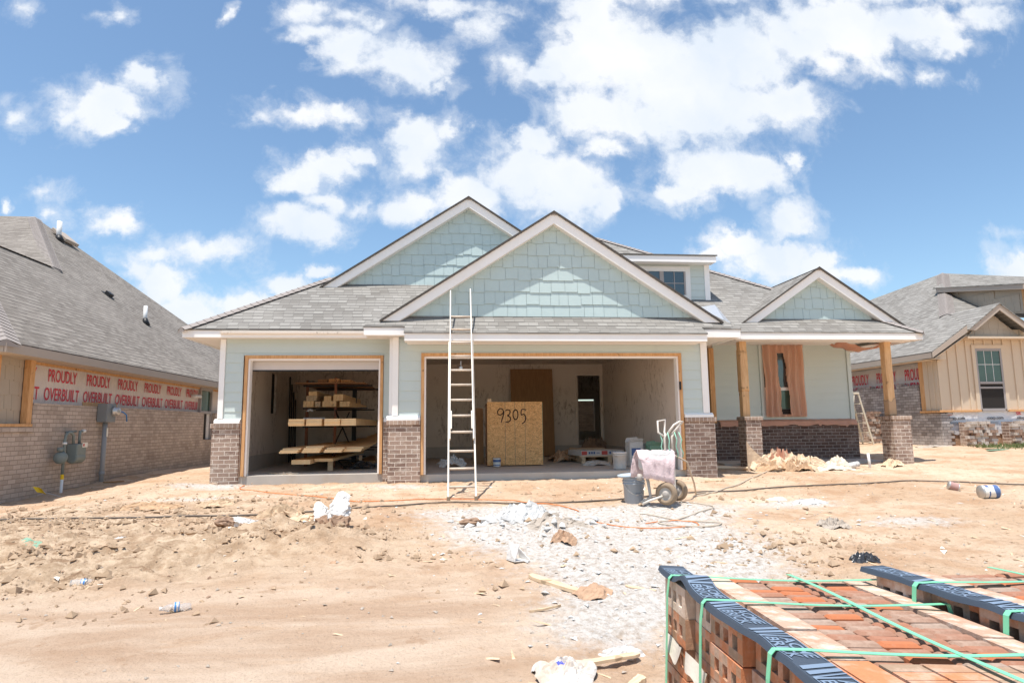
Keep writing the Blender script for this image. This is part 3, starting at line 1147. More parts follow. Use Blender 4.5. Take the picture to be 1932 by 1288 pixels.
# brick piers and wainscot
for (nm, mat, bx) in (
    ('brick_pillar', 'brick_brown', (-1.05, -.462, 11.95, 12.2, -.4, .905)),
    ('brick_pillar', 'brick_brown', (4.58, 5.18, 11.95, 12.4, -.4, .905)),
    ('brick_pillar', 'brick_brown', (-4.31, -3.815, 12.44, 12.8, -.4, .885)),
    ('brick_pillar', 'brick_brown', (-1.175, -1.054, 12.40, 12.6, -.4, .885)),
    ('brick_wainscot', 'brick_shaded', (5.09, 10.24, 15.08, 15.218, -.3, .86)),
    ('brick_wainscot', 'brick_shaded', (5.09, 5.18, 12.41, 15.07, -.3, .86)),
    ('porch_pier', 'brick_brown', (6.47, 6.82, 13.32, 13.70, -.4, .925)),
    ('porch_pier', 'brick_brown', (9.88, 10.30, 13.32, 13.74, -.4, .905))):
    o = MB().box(*bx).obj(nm, mat, H, bevel=.006)
    if nm != 'brick_wainscot':
        x0, x1, y0, y1, z0, z1 = bx
        e = .028
        xr = x1 + (e if x1 not in (-.462, -3.815, -1.054) else -.004)
        xl = x0 - (e if x0 not in (4.58, -1.175) else -.004)
        c = MB()
        c.box(xl, xr, y0 - e, y1 + .01, z1 + .001, z1 + .082)
        c.obj('rowlock_cap', 'brick_cap', o, bevel=.008)
# white sill caps over the brick and corner boards
for (x0, x1, y, z) in ((-1.075, -.464, 12.0, .99), (4.58, 5.15, 12.0, .99), (-4.27, -3.81, 12.47, .97), (-1.17, -1.078, 12.47, .97)):
    mb = MB()
    mb.prism([(x0, y - .012, z + .085), (x0, y - .075, z + .045), (x0, y - .075, z), (x0, y - .012, z)], (x1 - x0, 0, 0))
    mb.obj('sill_cap', 'white_trim', H)
for (x0, x1, y0, y1, z0, z1) in ((-.985, -.872, 11.962, 12.02, 1.076, 2.535), (4.967, 5.096, 11.962, 12.03, 1.076, 2.535),
                                 (-4.225, -4.128, 12.43, 12.49, 1.056, 2.555), (-1.045, -.988, 12.03, 12.49, 1.056, 2.555)):
    MB().box(x0, x1, y0, y1, z0, z1).obj('corner_board', 'white_trim', H, bevel=.004)
o = MB().box(10.135, 10.235, 15.16, 15.24, .93, 2.86).obj('corner_board', 'sage_siding', H)
# door frames: cedar outer frame, white inner jamb
for (x0, x1, zt, y, rev) in ((-.366, 4.484, 2.145, 12.13, 0), (-3.682, -1.285, 2.155, 12.6, 0)):
    fr_ = MB()
    fr_.box(x0 - .088, x0 - .034, y - .165, y - .02, .0, zt + .092)
    fr_.box(x1 + .034, x1 + .088, y - .165, y - .02, .0, zt + .092)
    fr_.box(x0 - .034, x1 + .034, y - .165, y - .02, zt + .034, zt + .092)
    f0 = fr_.obj('garage_door_frame', 'cedar', H, bevel=.003)
    j = MB()
    j.box(x0 - .033, x0, y - .125, y + .03, .0, zt + .033)
    j.box(x1, x1 + .033, y - .125, y + .03, .0, zt + .033)
    j.box(x0, x1, y - .125, y + .03, zt, zt + .033)
    j.obj('jamb', 'white_trim', f0)
mb = MB()
mb.box(4.50, 4.535, 11.935, 11.965, 1.52, 1.68)
mb.obj('door_control', 'black_steel', H, bevel=.005)
# slab, stem curb and bare interior of the garage
mb = MB()
mb.box(-4.1, -1.0, 12.5, 18.3, -.4, .0)
mb.box(-1.0, 4.6, 12.05, 18.3, -.4, -.004)
mb.box(6.2, 10.2, 13.9, 15.1, -.4, -.03)
mb.obj('garage_slab', 'concrete', H)
mb = MB()
mb.box(-4.13, -4.06, 12.64, 18.2, 0, .30)
mb.box(4.51, 4.57, 12.2, 18.2, 0, .30)
mb.box(-4.06, 4.51, 18.14, 18.22, 0, .30)
mb.obj('stem_curb', 'concrete', H)
mb = MB()
# left wall with the slot for the electric panel
mb.box(-4.15, -4.1, 12.62, 15.62, .3, 2.62)
mb.box(-4.15, -4.1, 16.05, 18.25, .3, 2.62)
mb.box(-4.15, -4.1, 15.62, 16.05, .3, 1.22)
mb.box(-4.15, -4.1, 15.62, 16.05, 2.18, 2.62)
mb.box(4.55, 4.6, 12.14, 18.25, .3, 2.62)
mb.box(-4.1, 3.78, 18.2, 18.26, .3, 2.62)
mb.box(4.47, 4.55, 18.2, 18.26, .3, 2.62)
mb.box(3.78, 4.47, 18.2, 18.26, 2.29, 2.62)
mb.box(-4.15, 4.6, 12.14, 18.26, 2.62, 2.66)
# hall beyond the house door
mb.box(3.2, 3.25, 18.27, 24, .3, 2.7)
mb.box(6.4, 6.45, 18.27, 24, .3, 2.7)
mb.box(3.2, 6.45, 18.27, 24, .26, .3)
mb.box(3.2, 6.45, 18.27, 24, 2.7, 2.75)
mb.box(3.25, 5.02, 23.95, 24, .3, 2.7)
mb.box(5.62, 6.4, 23.95, 24, .3, 2.7)
mb.box(5.02, 5.62, 23.95, 24, .3, .62)
mb.box(5.02, 5.62, 23.95, 24, 1.82, 2.7)
mb.obj('drywall_lining', 'drywall', H)
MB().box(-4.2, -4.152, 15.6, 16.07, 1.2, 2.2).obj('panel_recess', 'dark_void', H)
mb = MB()
mb.box(3.72, 3.80, 18.17, 18.199, .30, 2.36)
mb.box(4.45, 4.53, 18.17, 18.199, .30, 2.36)
mb.box(3.80, 4.45, 18.17, 18.199, 2.28, 2.36)
mb.obj('house_door_casing', 'drywall', H)
# sectional door rolled up inside the single bay, its bottom panel still showing
dp = thing('garage_door', None, None)
bpy.data.objects.remove(dp)
mb = MB()
mb.box(-3.70, -1.27, 12.66, 12.70, 1.985, 2.17)
d = mb.obj('garage_door_panel', 'door_panel', H, bevel=.004)
mb = MB()
mb.box(-3.68, -1.29, 12.655, 12.70, 1.962, 1.984)
mb.obj('weather_seal', 'black_steel', d)
mb = MB()
for k in range(4):
    mb.box(-3.70, -1.27, 12.74 + .55 * k, 13.28 + .55 * k, 2.30, 2.34)
mb.box(-3.2, -1.9, 12.98, 13.04, 2.06, 2.10)
mb.obj('rolled_panel', 'door_panel', d)
# --- fascia boards and soffits
for bx in ((-4.83, -1.48, 12.195, 12.22, 2.552, 2.70), (-4.83, -4.805, 12.222, 30, 2.552, 2.70), (-1.485, -.735, 11.70, 11.725, 2.533, 2.682),
           (-.735, 4.885, 11.42, 11.445, 2.395, 2.545), (4.885, 5.68, 11.70, 11.725, 2.51, 2.66), (6.31, 10.52, 12.99, 13.015, 2.65, 2.81),
           (10.495, 10.52, 13.017, 28, 2.65, 2.81), (5.68, 6.308, 13.0, 13.02, 2.66, 2.80), (5.655, 5.68, 11.727, 13.0, 2.51, 2.66),
           (-1.485, -1.46, 11.727, 12.19, 2.56, 2.69), (-.735, -.715, 11.447, 11.70, 2.395, 2.532), (4.865, 4.885, 11.447, 11.70, 2.395, 2.51)):
    MB().box(*bx).obj('fascia', 'white_trim', H, bevel=.003)
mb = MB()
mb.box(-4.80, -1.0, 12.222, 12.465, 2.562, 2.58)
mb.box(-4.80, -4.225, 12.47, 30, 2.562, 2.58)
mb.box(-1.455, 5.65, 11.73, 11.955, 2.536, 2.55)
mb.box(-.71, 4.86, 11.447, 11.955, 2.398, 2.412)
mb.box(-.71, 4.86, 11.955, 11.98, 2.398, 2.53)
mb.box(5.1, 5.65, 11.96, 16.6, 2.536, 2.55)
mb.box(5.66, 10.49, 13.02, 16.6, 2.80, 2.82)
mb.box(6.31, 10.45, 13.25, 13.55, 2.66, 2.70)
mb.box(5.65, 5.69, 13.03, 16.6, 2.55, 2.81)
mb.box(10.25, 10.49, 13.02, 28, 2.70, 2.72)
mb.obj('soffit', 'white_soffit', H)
# --- roofs
pm = .645


def mz(y):
    return 2.83 + pm * (y - 13.0)


RE = 5.9       # hip run to the main ridge
ridge = (10.54 - RE, 12.98 + RE, mz(12.98 + RE))
left_z = lambda y: 2.712 + .667 * (y - 12.18)
pent_z = lambda y: 2.745 + .667 * (y - 11.69)
polys = [
    [(5.6, 12.98, mz(12.98)), (10.54, 12.98, mz(12.98)), ridge, (1.0, ridge[1], ridge[2]), (1.0, 15.4, mz(15.4)), (5.6, 15.4 - .01, mz(15.39))],
    [(10.54, 12.98, mz(12.98)), (10.54, 30, mz(12.98)), (10.54 - RE, 30, ridge[2]), ridge],
    [(1.0, ridge[1], ridge[2]), ridge, (10.54 - RE, 30, ridge[2]), (1.0, 30, 3.0)],
]
roof = roof_slab('roof', polys, 'shingle_grey', H)
polys = [[(-4.85, 12.18, 2.712), (-1.0, 12.18, 2.712), (1.6, 12.9, left_z(12.9)), (3.0, 17.0, left_z(17.0)), (-.03, 17.0, left_z(17.0))],
         [(-4.85, 12.18, 2.712), (-.03, 17.0, left_z(17.0)), (-.03, 28, left_z(17.0)), (-4.85, 30, 2.712)]]
roof_slab('garage_roof', polys, 'shingle_grey', H)
polys = [[(-.745, 11.40, pent_z(11.40)), (4.895, 11.40, pent_z(11.40)), (4.895, 11.69, 2.70), (5.69, 11.69, 2.685), (5.32, 12.12, pent_z(12.12)),
          (-1.12, 12.12, pent_z(12.12)), (-1.495, 11.69, 2.70), (-.745, 11.69, 2.70)],
         [(-1.495, 11.69, 2.70), (-1.12, 12.12, pent_z(12.12)), (-1.12, 12.6, pent_z(12.12)), (-1.495, 12.6, 2.72)],
         [(5.69, 11.69, 2.685), (5.69, 13.2, 2.685), (5.32, 13.2, pent_z(12.12)), (5.32, 12.12, pent_z(12.12))]]
roof_slab('pent_roof', polys, 'shingle_grey', H)
mb = MB()
mb.poly([(5.30, 12.3, 2.86), (5.72, 12.3, 2.80), (6.55, 13.6, 2.98), (6.3, 14.2, mz(14.2) + .03), (5.3, 13.9, mz(13.9) + .03)])
mb.obj('valley_flashing', 'metal_flashing', H)
mb = MB()
cap_run(mb, (-4.85, 12.18, 2.712), (-2.6, 14.43, left_z(14.43)))
mb.obj('hip_cap', 'ridge_cap', roof)
mb = MB()
cap_run(mb, (10.54, 12.98, mz(12.98)), ridge)
cap_run(mb, (1.0, ridge[1], ridge[2] - .02), (ridge[0], ridge[1], ridge[2]))
mb.obj('hip_cap', 'ridge_cap', roof)


def gable(cx, zr, half, slope, y_barge, y_wall, y_back, z_base, name, seed, row=.245, extra_half=0):
    """front gable: shingled slopes, white rake boards, sloped soffit, shake siding"""
    g_roof = MB()
    ze = zr - half * slope
    for s in (-1, 1):
        g_roof.prism([(cx, y_barge - .03, zr + .03), (cx + s * (half + .04), y_barge - .03, ze + .03 - .04 * slope), (cx + s * (half + .04), y_back, ze + .03 - .04 * slope), (cx, y_back, zr + .03)][::s], (0, 0, -.03))
    r_ = g_roof.obj(name + '_roof', 'shingle_grey', H)
    cb = MB()
    cap_run(cb, (cx, y_barge - .02, zr + .0), (cx, y_back, zr + .0), w=.1, lift=.012)
    cb.obj('ridge_shingles', 'ridge_cap', r_)
    th = .205
    de = MB()
    for s in (-1, 1):
        de.prism([(cx, y_barge - .045, zr + .042), (cx + s * (half + .05), y_barge - .045, ze + .042 - .05 * slope), (cx + s * (half + .05), y_barge - .045, ze + .006 - .05 * slope), (cx, y_barge - .045, zr + .006)][::-s], (0, .014, 0))
    de.obj('drip_edge', 'edge_dark', r_)
    for s in (-1, 1):
        b = MB()
        b.prism([(cx, y_barge, zr), (cx + s * half, y_barge, ze), (cx + s * (half - .30), y_barge, ze), (cx, y_barge, zr - th)][::-s], (0, .028, 0))
        b.obj('rake_board', 'white_trim', H)
        b2 = MB()
        hw = half - .30
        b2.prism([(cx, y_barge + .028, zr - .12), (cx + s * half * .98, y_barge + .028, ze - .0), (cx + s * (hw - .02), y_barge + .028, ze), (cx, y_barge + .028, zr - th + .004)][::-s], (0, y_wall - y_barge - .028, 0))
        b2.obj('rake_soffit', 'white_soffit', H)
    za = zr - th + .02
    hb = (za - z_base) / slope
    sh = MB()
    shakes(sh, [(cx - hb, z_base), (cx + hb, z_base), (cx, za)], y_wall, row, seed, z_base=z_base)
    sh.obj('shake_siding', 'sage_shake', H)


gable(2.085, 4.955, 3.25, .657, 11.82, 12.0, 16.4, 2.94, 'front_gable', 5)
gable(.51, 6.0, 3.19, .659, 13.97, 14.155, 22.0, 4.0, 'rear_gable', 9)
gable(8.45, 4.335, 1.93, .68, 13.4, 13.59, 16.2, 3.195, 'porch_gable', 13, .25)
# dormer
mb = MB()
mb.prism([(3.4, 14.2, 4.84), (6.43, 14.2, 4.84), (6.43, 17.2, 5.5), (3.4, 17.2, 5.5)], (0, 0, -.03))
mb.prism([(6.43, 14.2, 4.84), (6.43, 16.3, 4.84), (6.43, 17.2, 5.5)], (-.02, 0, 0))
mb.prism([(3.0, 14.9, 4.9), (4.4, 14.9, 4.9), (4.75, 17.2, 5.35), (3.0, 17.2, 5.85)], (0, 0, -.03))
dr = mb.obj('dormer_roof', 'shingle_grey', H)
MB().box(3.4, 6.40, 14.22, 14.245, 4.66, 4.805).obj('dormer_fascia', 'white_trim', H)
mb = MB()
mb.box(3.4, 6.40, 14.245, 14.54, 4.672, 4.685)
mb.obj('dormer_soffit', 'white_soffit', H)
mb = MB()
mb.box(6.22, 6.345, 14.515, 14.56, 3.79, 4.668)
mb.box(6.30, 6.345, 14.56, 15.9, 3.8, 4.70)
mb.obj('corner_board', 'white_trim', H)
wd = MB()
for bx in ((4.43, 4.55, 14.50, 14.53, 3.80, 4.62), (5.74, 5.86, 14.50, 14.53, 3.80, 4.62), (4.55, 5.74, 14.50, 14.53, 4.50, 4.62), (4.55, 5.74, 14.50, 14.53, 3.80, 3.92)):
    wd.box(*bx)
w0 = wd.obj('dormer_window', 'muntin_white', H, bevel=.004)
g = MB().box(4.55, 5.74, 14.522, 14.53, 3.92, 4.50).obj('pane', 'window_glass', w0)
mu = MB()
mu.box(5.10, 5.20, 14.505, 14.52, 3.92, 4.50)
for x in (4.82, 5.46):
    mu.box(x - .009, x + .009, 14.510, 14.52, 3.92, 4.50)
for (x0, x1) in ((4.55, 4.811), (4.829, 5.10), (5.20, 5.451), (5.469, 5.74)):
    mu.box(x0, x1, 14.511, 14.52, 4.20, 4.218)
mu.box(4.55, 4.59, 14.507, 14.52, 3.92, 4.50)
mu.box(5.70, 5.74, 14.507, 14.52, 3.92, 4.50)
mu.obj('muntin', 'frame_grey', w0)
# porch window
px0, px1, pz0, pz1 = 7.80, 8.96, .99, 2.87
mb = MB()
mb.box(px0, px0 + .10, 15.155, 15.20, pz0, 2.80)
mb.box(px1 - .10, px1, 15.155, 15.20, pz0, 2.80)
mb.box(px0 + .10, px1 - .10, 15.155, 15.20, 2.72, 2.80)
mb.box(px0 + .10, px1 - .10, 15.155, 15.20, pz0, pz0 + .06)
w1 = mb.obj('porch_window', 'sage_siding', H, bevel=.003)
MB().box(px0 + .1, px1 - .1, 15.185, 15.2, 1.74, 2.72).obj('pane', 'window_glass', w1)
MB().box(px0 + .1, px1 - .1, 15.185, 15.2, 1.20, 1.66).obj('pane', 'green_glass', w1)
mb = MB()
mb.box(px0 + .1, px1 - .1, 15.175, 15.2, 1.662, 1.738)
mb.box(px0 + .1, px0 + .15, 15.175, 15.2, 1.05, 1.66)
mb.box(px1 - .15, px1 - .1, 15.175, 15.2, 1.05, 1.66)
mb.obj('sash', 'muntin_white', w1)
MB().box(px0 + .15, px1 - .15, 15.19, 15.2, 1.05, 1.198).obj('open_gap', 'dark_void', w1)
# front door recess beside the porch wall, its shade painted on a black panel
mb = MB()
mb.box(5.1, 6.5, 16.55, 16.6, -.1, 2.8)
mb.obj('entry_shade_panel', 'dark_void', H)
mb = MB()
mb.box(6.49, 6.615, 15.14, 15.3, .87, 2.72)
mb.obj('entry_jamb', 'cedar', H)
# porch posts
for (x, y) in ((6.55, 13.5), (9.99, 13.52)):
    p = MB().box(x - .08, x + .08, y - .08, y + .08, 1.008 if x < 8 else .988, 2.66).obj('porch_post', 'post_fir', H, bevel=.006)
# back wall seen through the hall window
MB().box(4.2, 7.5, 27.5, 27.6, -.2, 1.9).obj('rear_wall', 'brick_tan', H)

# ------------------------------------------------------------------ masking film and paper on the house


def crumple(name, label, cat, x, y, rx, ry, h, mat, seed, rz=0, group=None, nu=26, jag=.5, z=None, freq=3.5):
    """irregular folded heap with sharp creases"""
    r = random.Random(seed)
    off = Vector((r.random() * 50, r.random() * 50, r.random() * 50))

    def fn(a, b):
        u, v = a * 2 - 1, b * 2 - 1
        rr = math.hypot(u, v)
        ang = math.atan2(v, u)
        edge = 1 - .35 * mnoise.noise(Vector((math.cos(ang) * 1.7, math.sin(ang) * 1.7, 0)) + off)
        k = max(0, 1 - (rr / 1.15) ** 2)
        q = Vector((u * freq, v * freq, 0)) + off
        n1 = abs(mnoise.noise(q)) * 1.3 + .6 * abs(mnoise.noise(q * 2.3)) + .3 * abs(mnoise.noise(q * 5.1))
        zz = h * (k ** .6) * (1 - jag + jag * 1.35 * n1)
        dx = .16 * mnoise.noise(q * 1.4 + Vector((9, 0, 0)))
        dy_ = .16 * mnoise.noise(q * 1.4 + Vector((0, 9, 0)))
        return (rx * (u * edge + dx), ry * (v * edge + dy_), zz - .01)
    m = MB()
    m.grid(fn, nu, nu)
    if z is None:
        V = np.array(m.v)
        wx, wy = x + V[:, 0] * math.cos(rz) - V[:, 1] * math.sin(rz), y + V[:, 0] * math.sin(rz) + V[:, 1] * math.cos(rz)
        V[:, 2] += height(wx, wy) - gz(x, y) - .006
        m.v = [tuple(p) for p in V]
    o = m.obj(name, mat, None)
    o.location = (x, y, gz(x, y) if z is None else z)
    o.rotation_euler = (0, 0, rz)
    so_ = o.modifiers.new('solid', 'SOLIDIFY')
    so_.thickness = .003
    return tag(o, label, cat, group)


def film(name, label, fn, mat, nu=40, nv=24, cat='plastic film', keep=None):
    m = MB()
    m.grid(fn, nu, nv)
    if keep:
        m.f = [f for f in m.f if keep(sum((Vector(m.v[i]) for i in f), Vector()) / len(f))]
    o = m.obj(name, mat, None, smooth=True)
    so_ = o.modifiers.new('solid', 'SOLIDIFY')
    so_.thickness = .002
    return tag(o, label, cat)


def win_film(a, b):
    x = lerp(px0 + .08, px1 - .02, a)
    z = lerp(pz0 + .02, pz1 - .07, b)
    fold = .045 * math.sin(a * 38 + 2.2 * mnoise.noise(Vector((a * 3, b * 1.4, 2)))) + .03 * mnoise.noise(Vector((a * 9, b * 3, 5)))
    swag = .05 * math.exp(-((b - .93) / .05) ** 2) * math.sin(a * 9 + 1)
    return (x + .02 * mnoise.noise(Vector((a * 4, b * 5, 1))), 15.10 + fold * .8 - swag * .5, z)


def win_keep(c):
    mid = 8.335 + .075 * (1 - (c.z - pz0) / 1.8) + .012 * math.sin(c.z * 9)
    return not (abs(c.x - mid) < .10 and 1.08 < c.z < 2.58)


film('masking_film', 'orange translucent plastic sheet taped over the tall porch window, slit open down the middle', win_film, 'film_orange', 110, 60, keep=win_keep)


def sill_film(x0, x1):
    def fn(a, b):
        x = lerp(x0, x1, a)
        drop = .10 + .05 * mnoise.noise(Vector((x * 3, 0, 3))) + .05 * max(0, mnoise.noise(Vector((x * 7, 1, 3))) - .2) * 4
        if b < .4:
            t = b / .4
            return (x, 15.19 - .13 * t, .945 - .05 * t + .008 * mnoise.noise(Vector((x * 9, b, 0))))
        t = (b - .4) / .6
        return (x, 15.055 - .03 * t + .02 * mnoise.noise(Vector((x * 8, b * 3, 4))), .895 - drop * t)
    return fn


film('masking_film', 'short orange film strip masking the brick ledge left of the porch post', sill_film(6.65, 7.2), 'film_peach', 24, 10)
film('masking_film', 'long ragged orange film strip masking the brick ledge under the porch window', sill_film(7.24, 10.2), 'film_peach', 120, 10)
film('masking_film', 'torn brown red film hanging under the porch beam end beside the right post',
     lambda a, b: (lerp(9.15, 10.4, a), 14.3 - .5 * b, 2.70 - .16 * math.sin(a * 3.0) - .05 * mnoise.noise(Vector((a * 6, b * 4, 0))) + .03 * b), 'film_peach', 24, 10)


def post_wrap(x, y, z0, z1, seed, right=True):
    def fn(a, b):
        t = a * 4
        s = .086 + .004 * mnoise.noise(Vector((t * 3, b * 8, seed)))
        pts = [(-s, -s), (s, -s), (s, s), (-s, s), (-s, -s)]
        k = min(3, int(t))
        f = t - k
        return (x + lerp(pts[k][0], pts[k + 1][0], f), y + lerp(pts[k][1], pts[k + 1][1], f), lerp(z0 + .04 * mnoise.noise(Vector((t, 0, seed))), z1 + .12 * mnoise.noise(Vector((t * 1.6, 5, seed))), b))
    return fn


film('post_sleeve', 'shiny clear film left around the upper half of the left porch post', post_wrap(6.55, 13.5, 1.55, 2.45, 3), 'post_fir', 24, 12)
film('post_sleeve', 'torn clear film bunched around the foot of the right porch post', post_wrap(9.99, 13.52, 1.0, 1.35, 8), 'paper_brown', 24, 12)

# ------------------------------------------------------------------ neighbouring house on the left
L = thing('house', 'tan brick house on the left with steep taupe shingle roof and printed wrap band', 'house', (-10, 12, -.3))
mb = MB()
mb.box(-25, -7.5, 11.15, 33.8, -.5, 2.12)
mb.obj('wall_core', 'drywall', L)
mb = MB()
mb.box(-7.49, -7.27, 12.17, 20.28, -.6, 1.37)
mb.box(-7.49, -7.27, 20.28, 21.22, -.6, .56)
mb.box(-7.49, -7.27, 21.22, 33.8, -.6, 1.37)
mb.box(-7.49, -7.27, 11.1, 12.169, -.6, .86)
mb.box(-25, -7.49, 10.95, 11.14, -.6, .86)
mb.obj('brick_veneer', 'brick_tan', L)
mb = MB()
mb.box(-7.50, -7.24, 11.08, 12.2, .861, .945)
mb.obj('rowlock_cap', 'brick_tan', L)
mb = MB()
mb.box(-7.38, -7.27, 11.10, 11.26, 1.0, 2.2)
mb.box(-7.38, -7.27, 12.02, 12.15, 1.0, 2.2)
mb.box(-7.38, -7.25, 11.08, 12.16, .948, 1.0)
mb.obj('corner_framing', 'cedar', L, bevel=.004)
mb = MB()
r_ = random.Random(4)
z = 1.0
k = 0
while z < 2.2:
    y = 11.26 - .1 * (k % 2)
    while y < 12.02:
        w = r_.uniform(.16, .27)
        y0, y1 = max(11.26, y), min(12.02, y + w - .006)
        if y1 > y0:
            dz = r_.choice((0, .02))
            mb.prism([(-7.40, y0, z - dz), (-7.40, y1, z - dz), (-7.412, y1, z + .25), (-7.412, y0, z + .25)], (.014, 0, 0))
        y += w
    z += .25
    k += 1
mb.box(-7.46, -7.42, 11.2, 12.1, 1.0, 2.2)
mb.box(-25, -7.4, 11.05, 11.09, .95, 2.2)
mb.obj('shake_siding', 'shake_tan', L)


def wrap_sheet(x, y0, y1, z0, z1, sgn, seed):
    def fn(a, b):
        y, z = lerp(y0, y1, a), lerp(z0, z1, b)
        w = .016 * mnoise.noise(Vector((y * 1.4, z * 2.0, seed))) + .012 * mnoise.noise(Vector((y * 4 + z * 3, z * 1.2, seed + 4)))
        return (x + sgn * (abs(w) + .004), y, z + (.03 * mnoise.noise(Vector((y * 2, 3, seed))) if b in (0, 1) else 0))
    return fn


mb = MB()
mb.grid(wrap_sheet(-7.44, 12.16, 20.2, 1.30, 2.16, 1, 3), 150, 14)
mb.grid(wrap_sheet(-7.44, 21.25, 33, 1.30, 2.16, 1, 3), 60, 8)
wr = mb.obj('house_wrap', 'house_wrap', L, smooth=True)
mb = MB()
XT = -7.44


def wave(y, z, seed=3):
    w = .016 * mnoise.noise(Vector((y * 1.4, z * 2.0, seed))) + .012 * mnoise.noise(Vector((y * 4 + z * 3, z * 1.2, seed + 4)))
    return abs(w) + .014


for i in range(-1, 6):
    y0 = 12.80 + 1.295 * i
    for word, ya, yb, za, zb in (('PROUDLY', y0, y0 + .93, 1.79, 2.03), ('OVERBUILT', y0 - .09, y0 + 1.05, 1.44, 1.68)):
        add_text(mb, word, lambda a, b, ya=ya, yb=yb, za=za, zb=zb: (XT + wave(lerp(ya, yb, a), lerp(za, zb, b)), lerp(ya, yb, a), lerp(za, zb, b)), .012,
                 keep=lambda v, ya=ya, yb=yb: 12.17 < lerp(ya, yb, v[0]) < 20.15)
mb.obj('printed_lettering', 'printed_red', wr)
mb = MB()
mb.box(-7.46, -7.42, 14.0, 15.4, 1.36, 1.46)
mb.obj('bare_sheathing', 'post_fir', L)
# far side window
mb = MB()
mb.box(-7.44, -7.36, 20.2, 20.28, .56, 2.12)
mb.box(-7.44, -7.36, 21.12, 21.2, .56, 2.12)
mb.box(-7.44, -7.36, 20.28, 21.12, 2.04, 2.12)
mb.box(-7.44, -7.36, 20.28, 21.12, 1.34, 1.42)
mb.box(-7.44, -7.30, 20.25, 21.15, .50, .56)
w0 = mb.obj('side_window', 'frame_grey', L)
MB().box(-7.45, -7.42, 20.28, 21.12, 1.42, 2.04).obj('pane', 'green_glass', w0)
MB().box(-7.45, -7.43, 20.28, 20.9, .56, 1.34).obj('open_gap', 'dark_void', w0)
MB().box(-7.44, -7.41, 20.9, 21.12, .56, 1.34).obj('sash', 'muntin_white', w0)
mb = MB()
mb.lathe([(.05, 0), (.06, .02), (.06, .12), (.03, .15)], 12, Matrix.Translation((-7.40, 19.6, 1.83)) @ Matrix.Rotation(math.pi / 2, 4, 'Y'))
mb.tube([(-7.30, 19.62, 1.83), (-7.22, 19.8, 1.83)], .05, 10)
mb.obj('wall_light', 'pvc_white', L, smooth=True)
# roof
pl = .83


def lz(x):
    return 2.29 + pl * (-6.9 - x)


P = (-13.83, 22.35, lz(-13.83))
Kk = (-9.83, 26.35, lz(-9.83))
RG = -10.365
polys = [[(-6.9, 10.75, lz(-6.9)), (-6.9, 34, lz(-6.9)), (-9.83, 34, lz(-9.83)), Kk, P, (RG, 17.65, lz(RG)), (RG, 14.22, lz(RG))],
         [P, (-26, 22.35, P[2]), (-26, 17.65, lz(RG)), (RG, 17.65, lz(RG))],
         [(-6.9, 10.75, lz(-6.9)), (RG, 14.22, lz(RG)), (-13.83, 10.75, lz(-6.9))],
         [(RG, 14.22, lz(RG)), (RG, 17.65, lz(RG)), (-13.83, 17.65, 2.29), (-13.83, 10.75, 2.29)],
         [P, Kk, (-16, 34, 4.7), (-26, 26, 5), (-26, 22.35, P[2])],
         [Kk, (-9.83, 34, lz(-9.83)), (-14, 34, 2), (-14, 26.35, 2)]]
lr = roof_slab('roof', polys, 'shingle_taupe', L)
mb = MB()
cap_run(mb, (RG, 17.7, lz(RG)), P, w=.2)
mb.obj('hip_cap', 'ridge_cap', lr)
mb = MB()
cap_run(mb, (-6.9, 10.75, lz(-6.9)), (RG, 14.22, lz(RG)), w=.2)
cap_run(mb, (RG, 14.2, lz(RG) - .01), (RG, 17.65, lz(RG)), w=.1, lift=.0)
mb.obj('hip_cap', 'ridge_cap', lr)
mb = MB()
mb.box(-6.93, -6.895, 10.75, 34, 2.115, 2.265)
mb.box(-14, -6.932, 10.74, 10.775, 2.115, 2.265)
mb.obj('fascia', 'taupe_trim', L)
mb = MB()
mb.box(-7.5, -6.932, 10.78, 34, 2.12, 2.135)
mb.box(-14, -7.502, 10.78, 11.2, 2.12, 2.135)
mb.obj('soffit', 'shake_tan', L)
mb = MB()
mb.box(-7.42, -7.395, 12.16, 34, 2.07, 2.118)
mb.obj('frieze_board', 'cedar', L)


def roof_pt(x, y):
    return Vector((x, y, lz(x)))


for (x, y, h, r__) in ((-12.71, 21.83, .62, .075), (-9.04, 20.05, .52, .055)):
    b = roof_pt(x, y)
    o = MB().tube([b + Vector((0, 0, -.1)), b + Vector((0, 0, h))], r__, 12).obj('vent_pipe', 'pvc_white', L, smooth=True)
    MB().tube([b + Vector((.05, 0, -.08)), b + Vector((0, 0, .14))], [r__ * 2.0, r__ * 1.15], 12).obj('vent_boot', 'black_steel', o, smooth=True)
b = roof_pt(-12.9, 22.4)
mb = MB()
tilt = Matrix.Translation(b) @ Matrix.Rotation(math.atan(pl), 4, 'Y')
mb.box(-.32, .32, -.36, .36, .05, .17, tilt)
mb.box(-.2, .2, -.25, .25, -.02, .05, tilt)
mb.obj('ridge_vent', 'taupe_trim', L, bevel=.02)
b = roof_pt(-9.95, 19.65)
mb = MB()
tilt = Matrix.Translation(b) @ Matrix.Rotation(math.atan(pl), 4, 'Y')
mb.box(-.16, .16, -.14, .14, 0, .02, tilt)
mb.box(-.08, .1, -.1, .1, .02, .11, tilt)
mb.obj('turtle_vent', 'black_steel', L, bevel=.01)

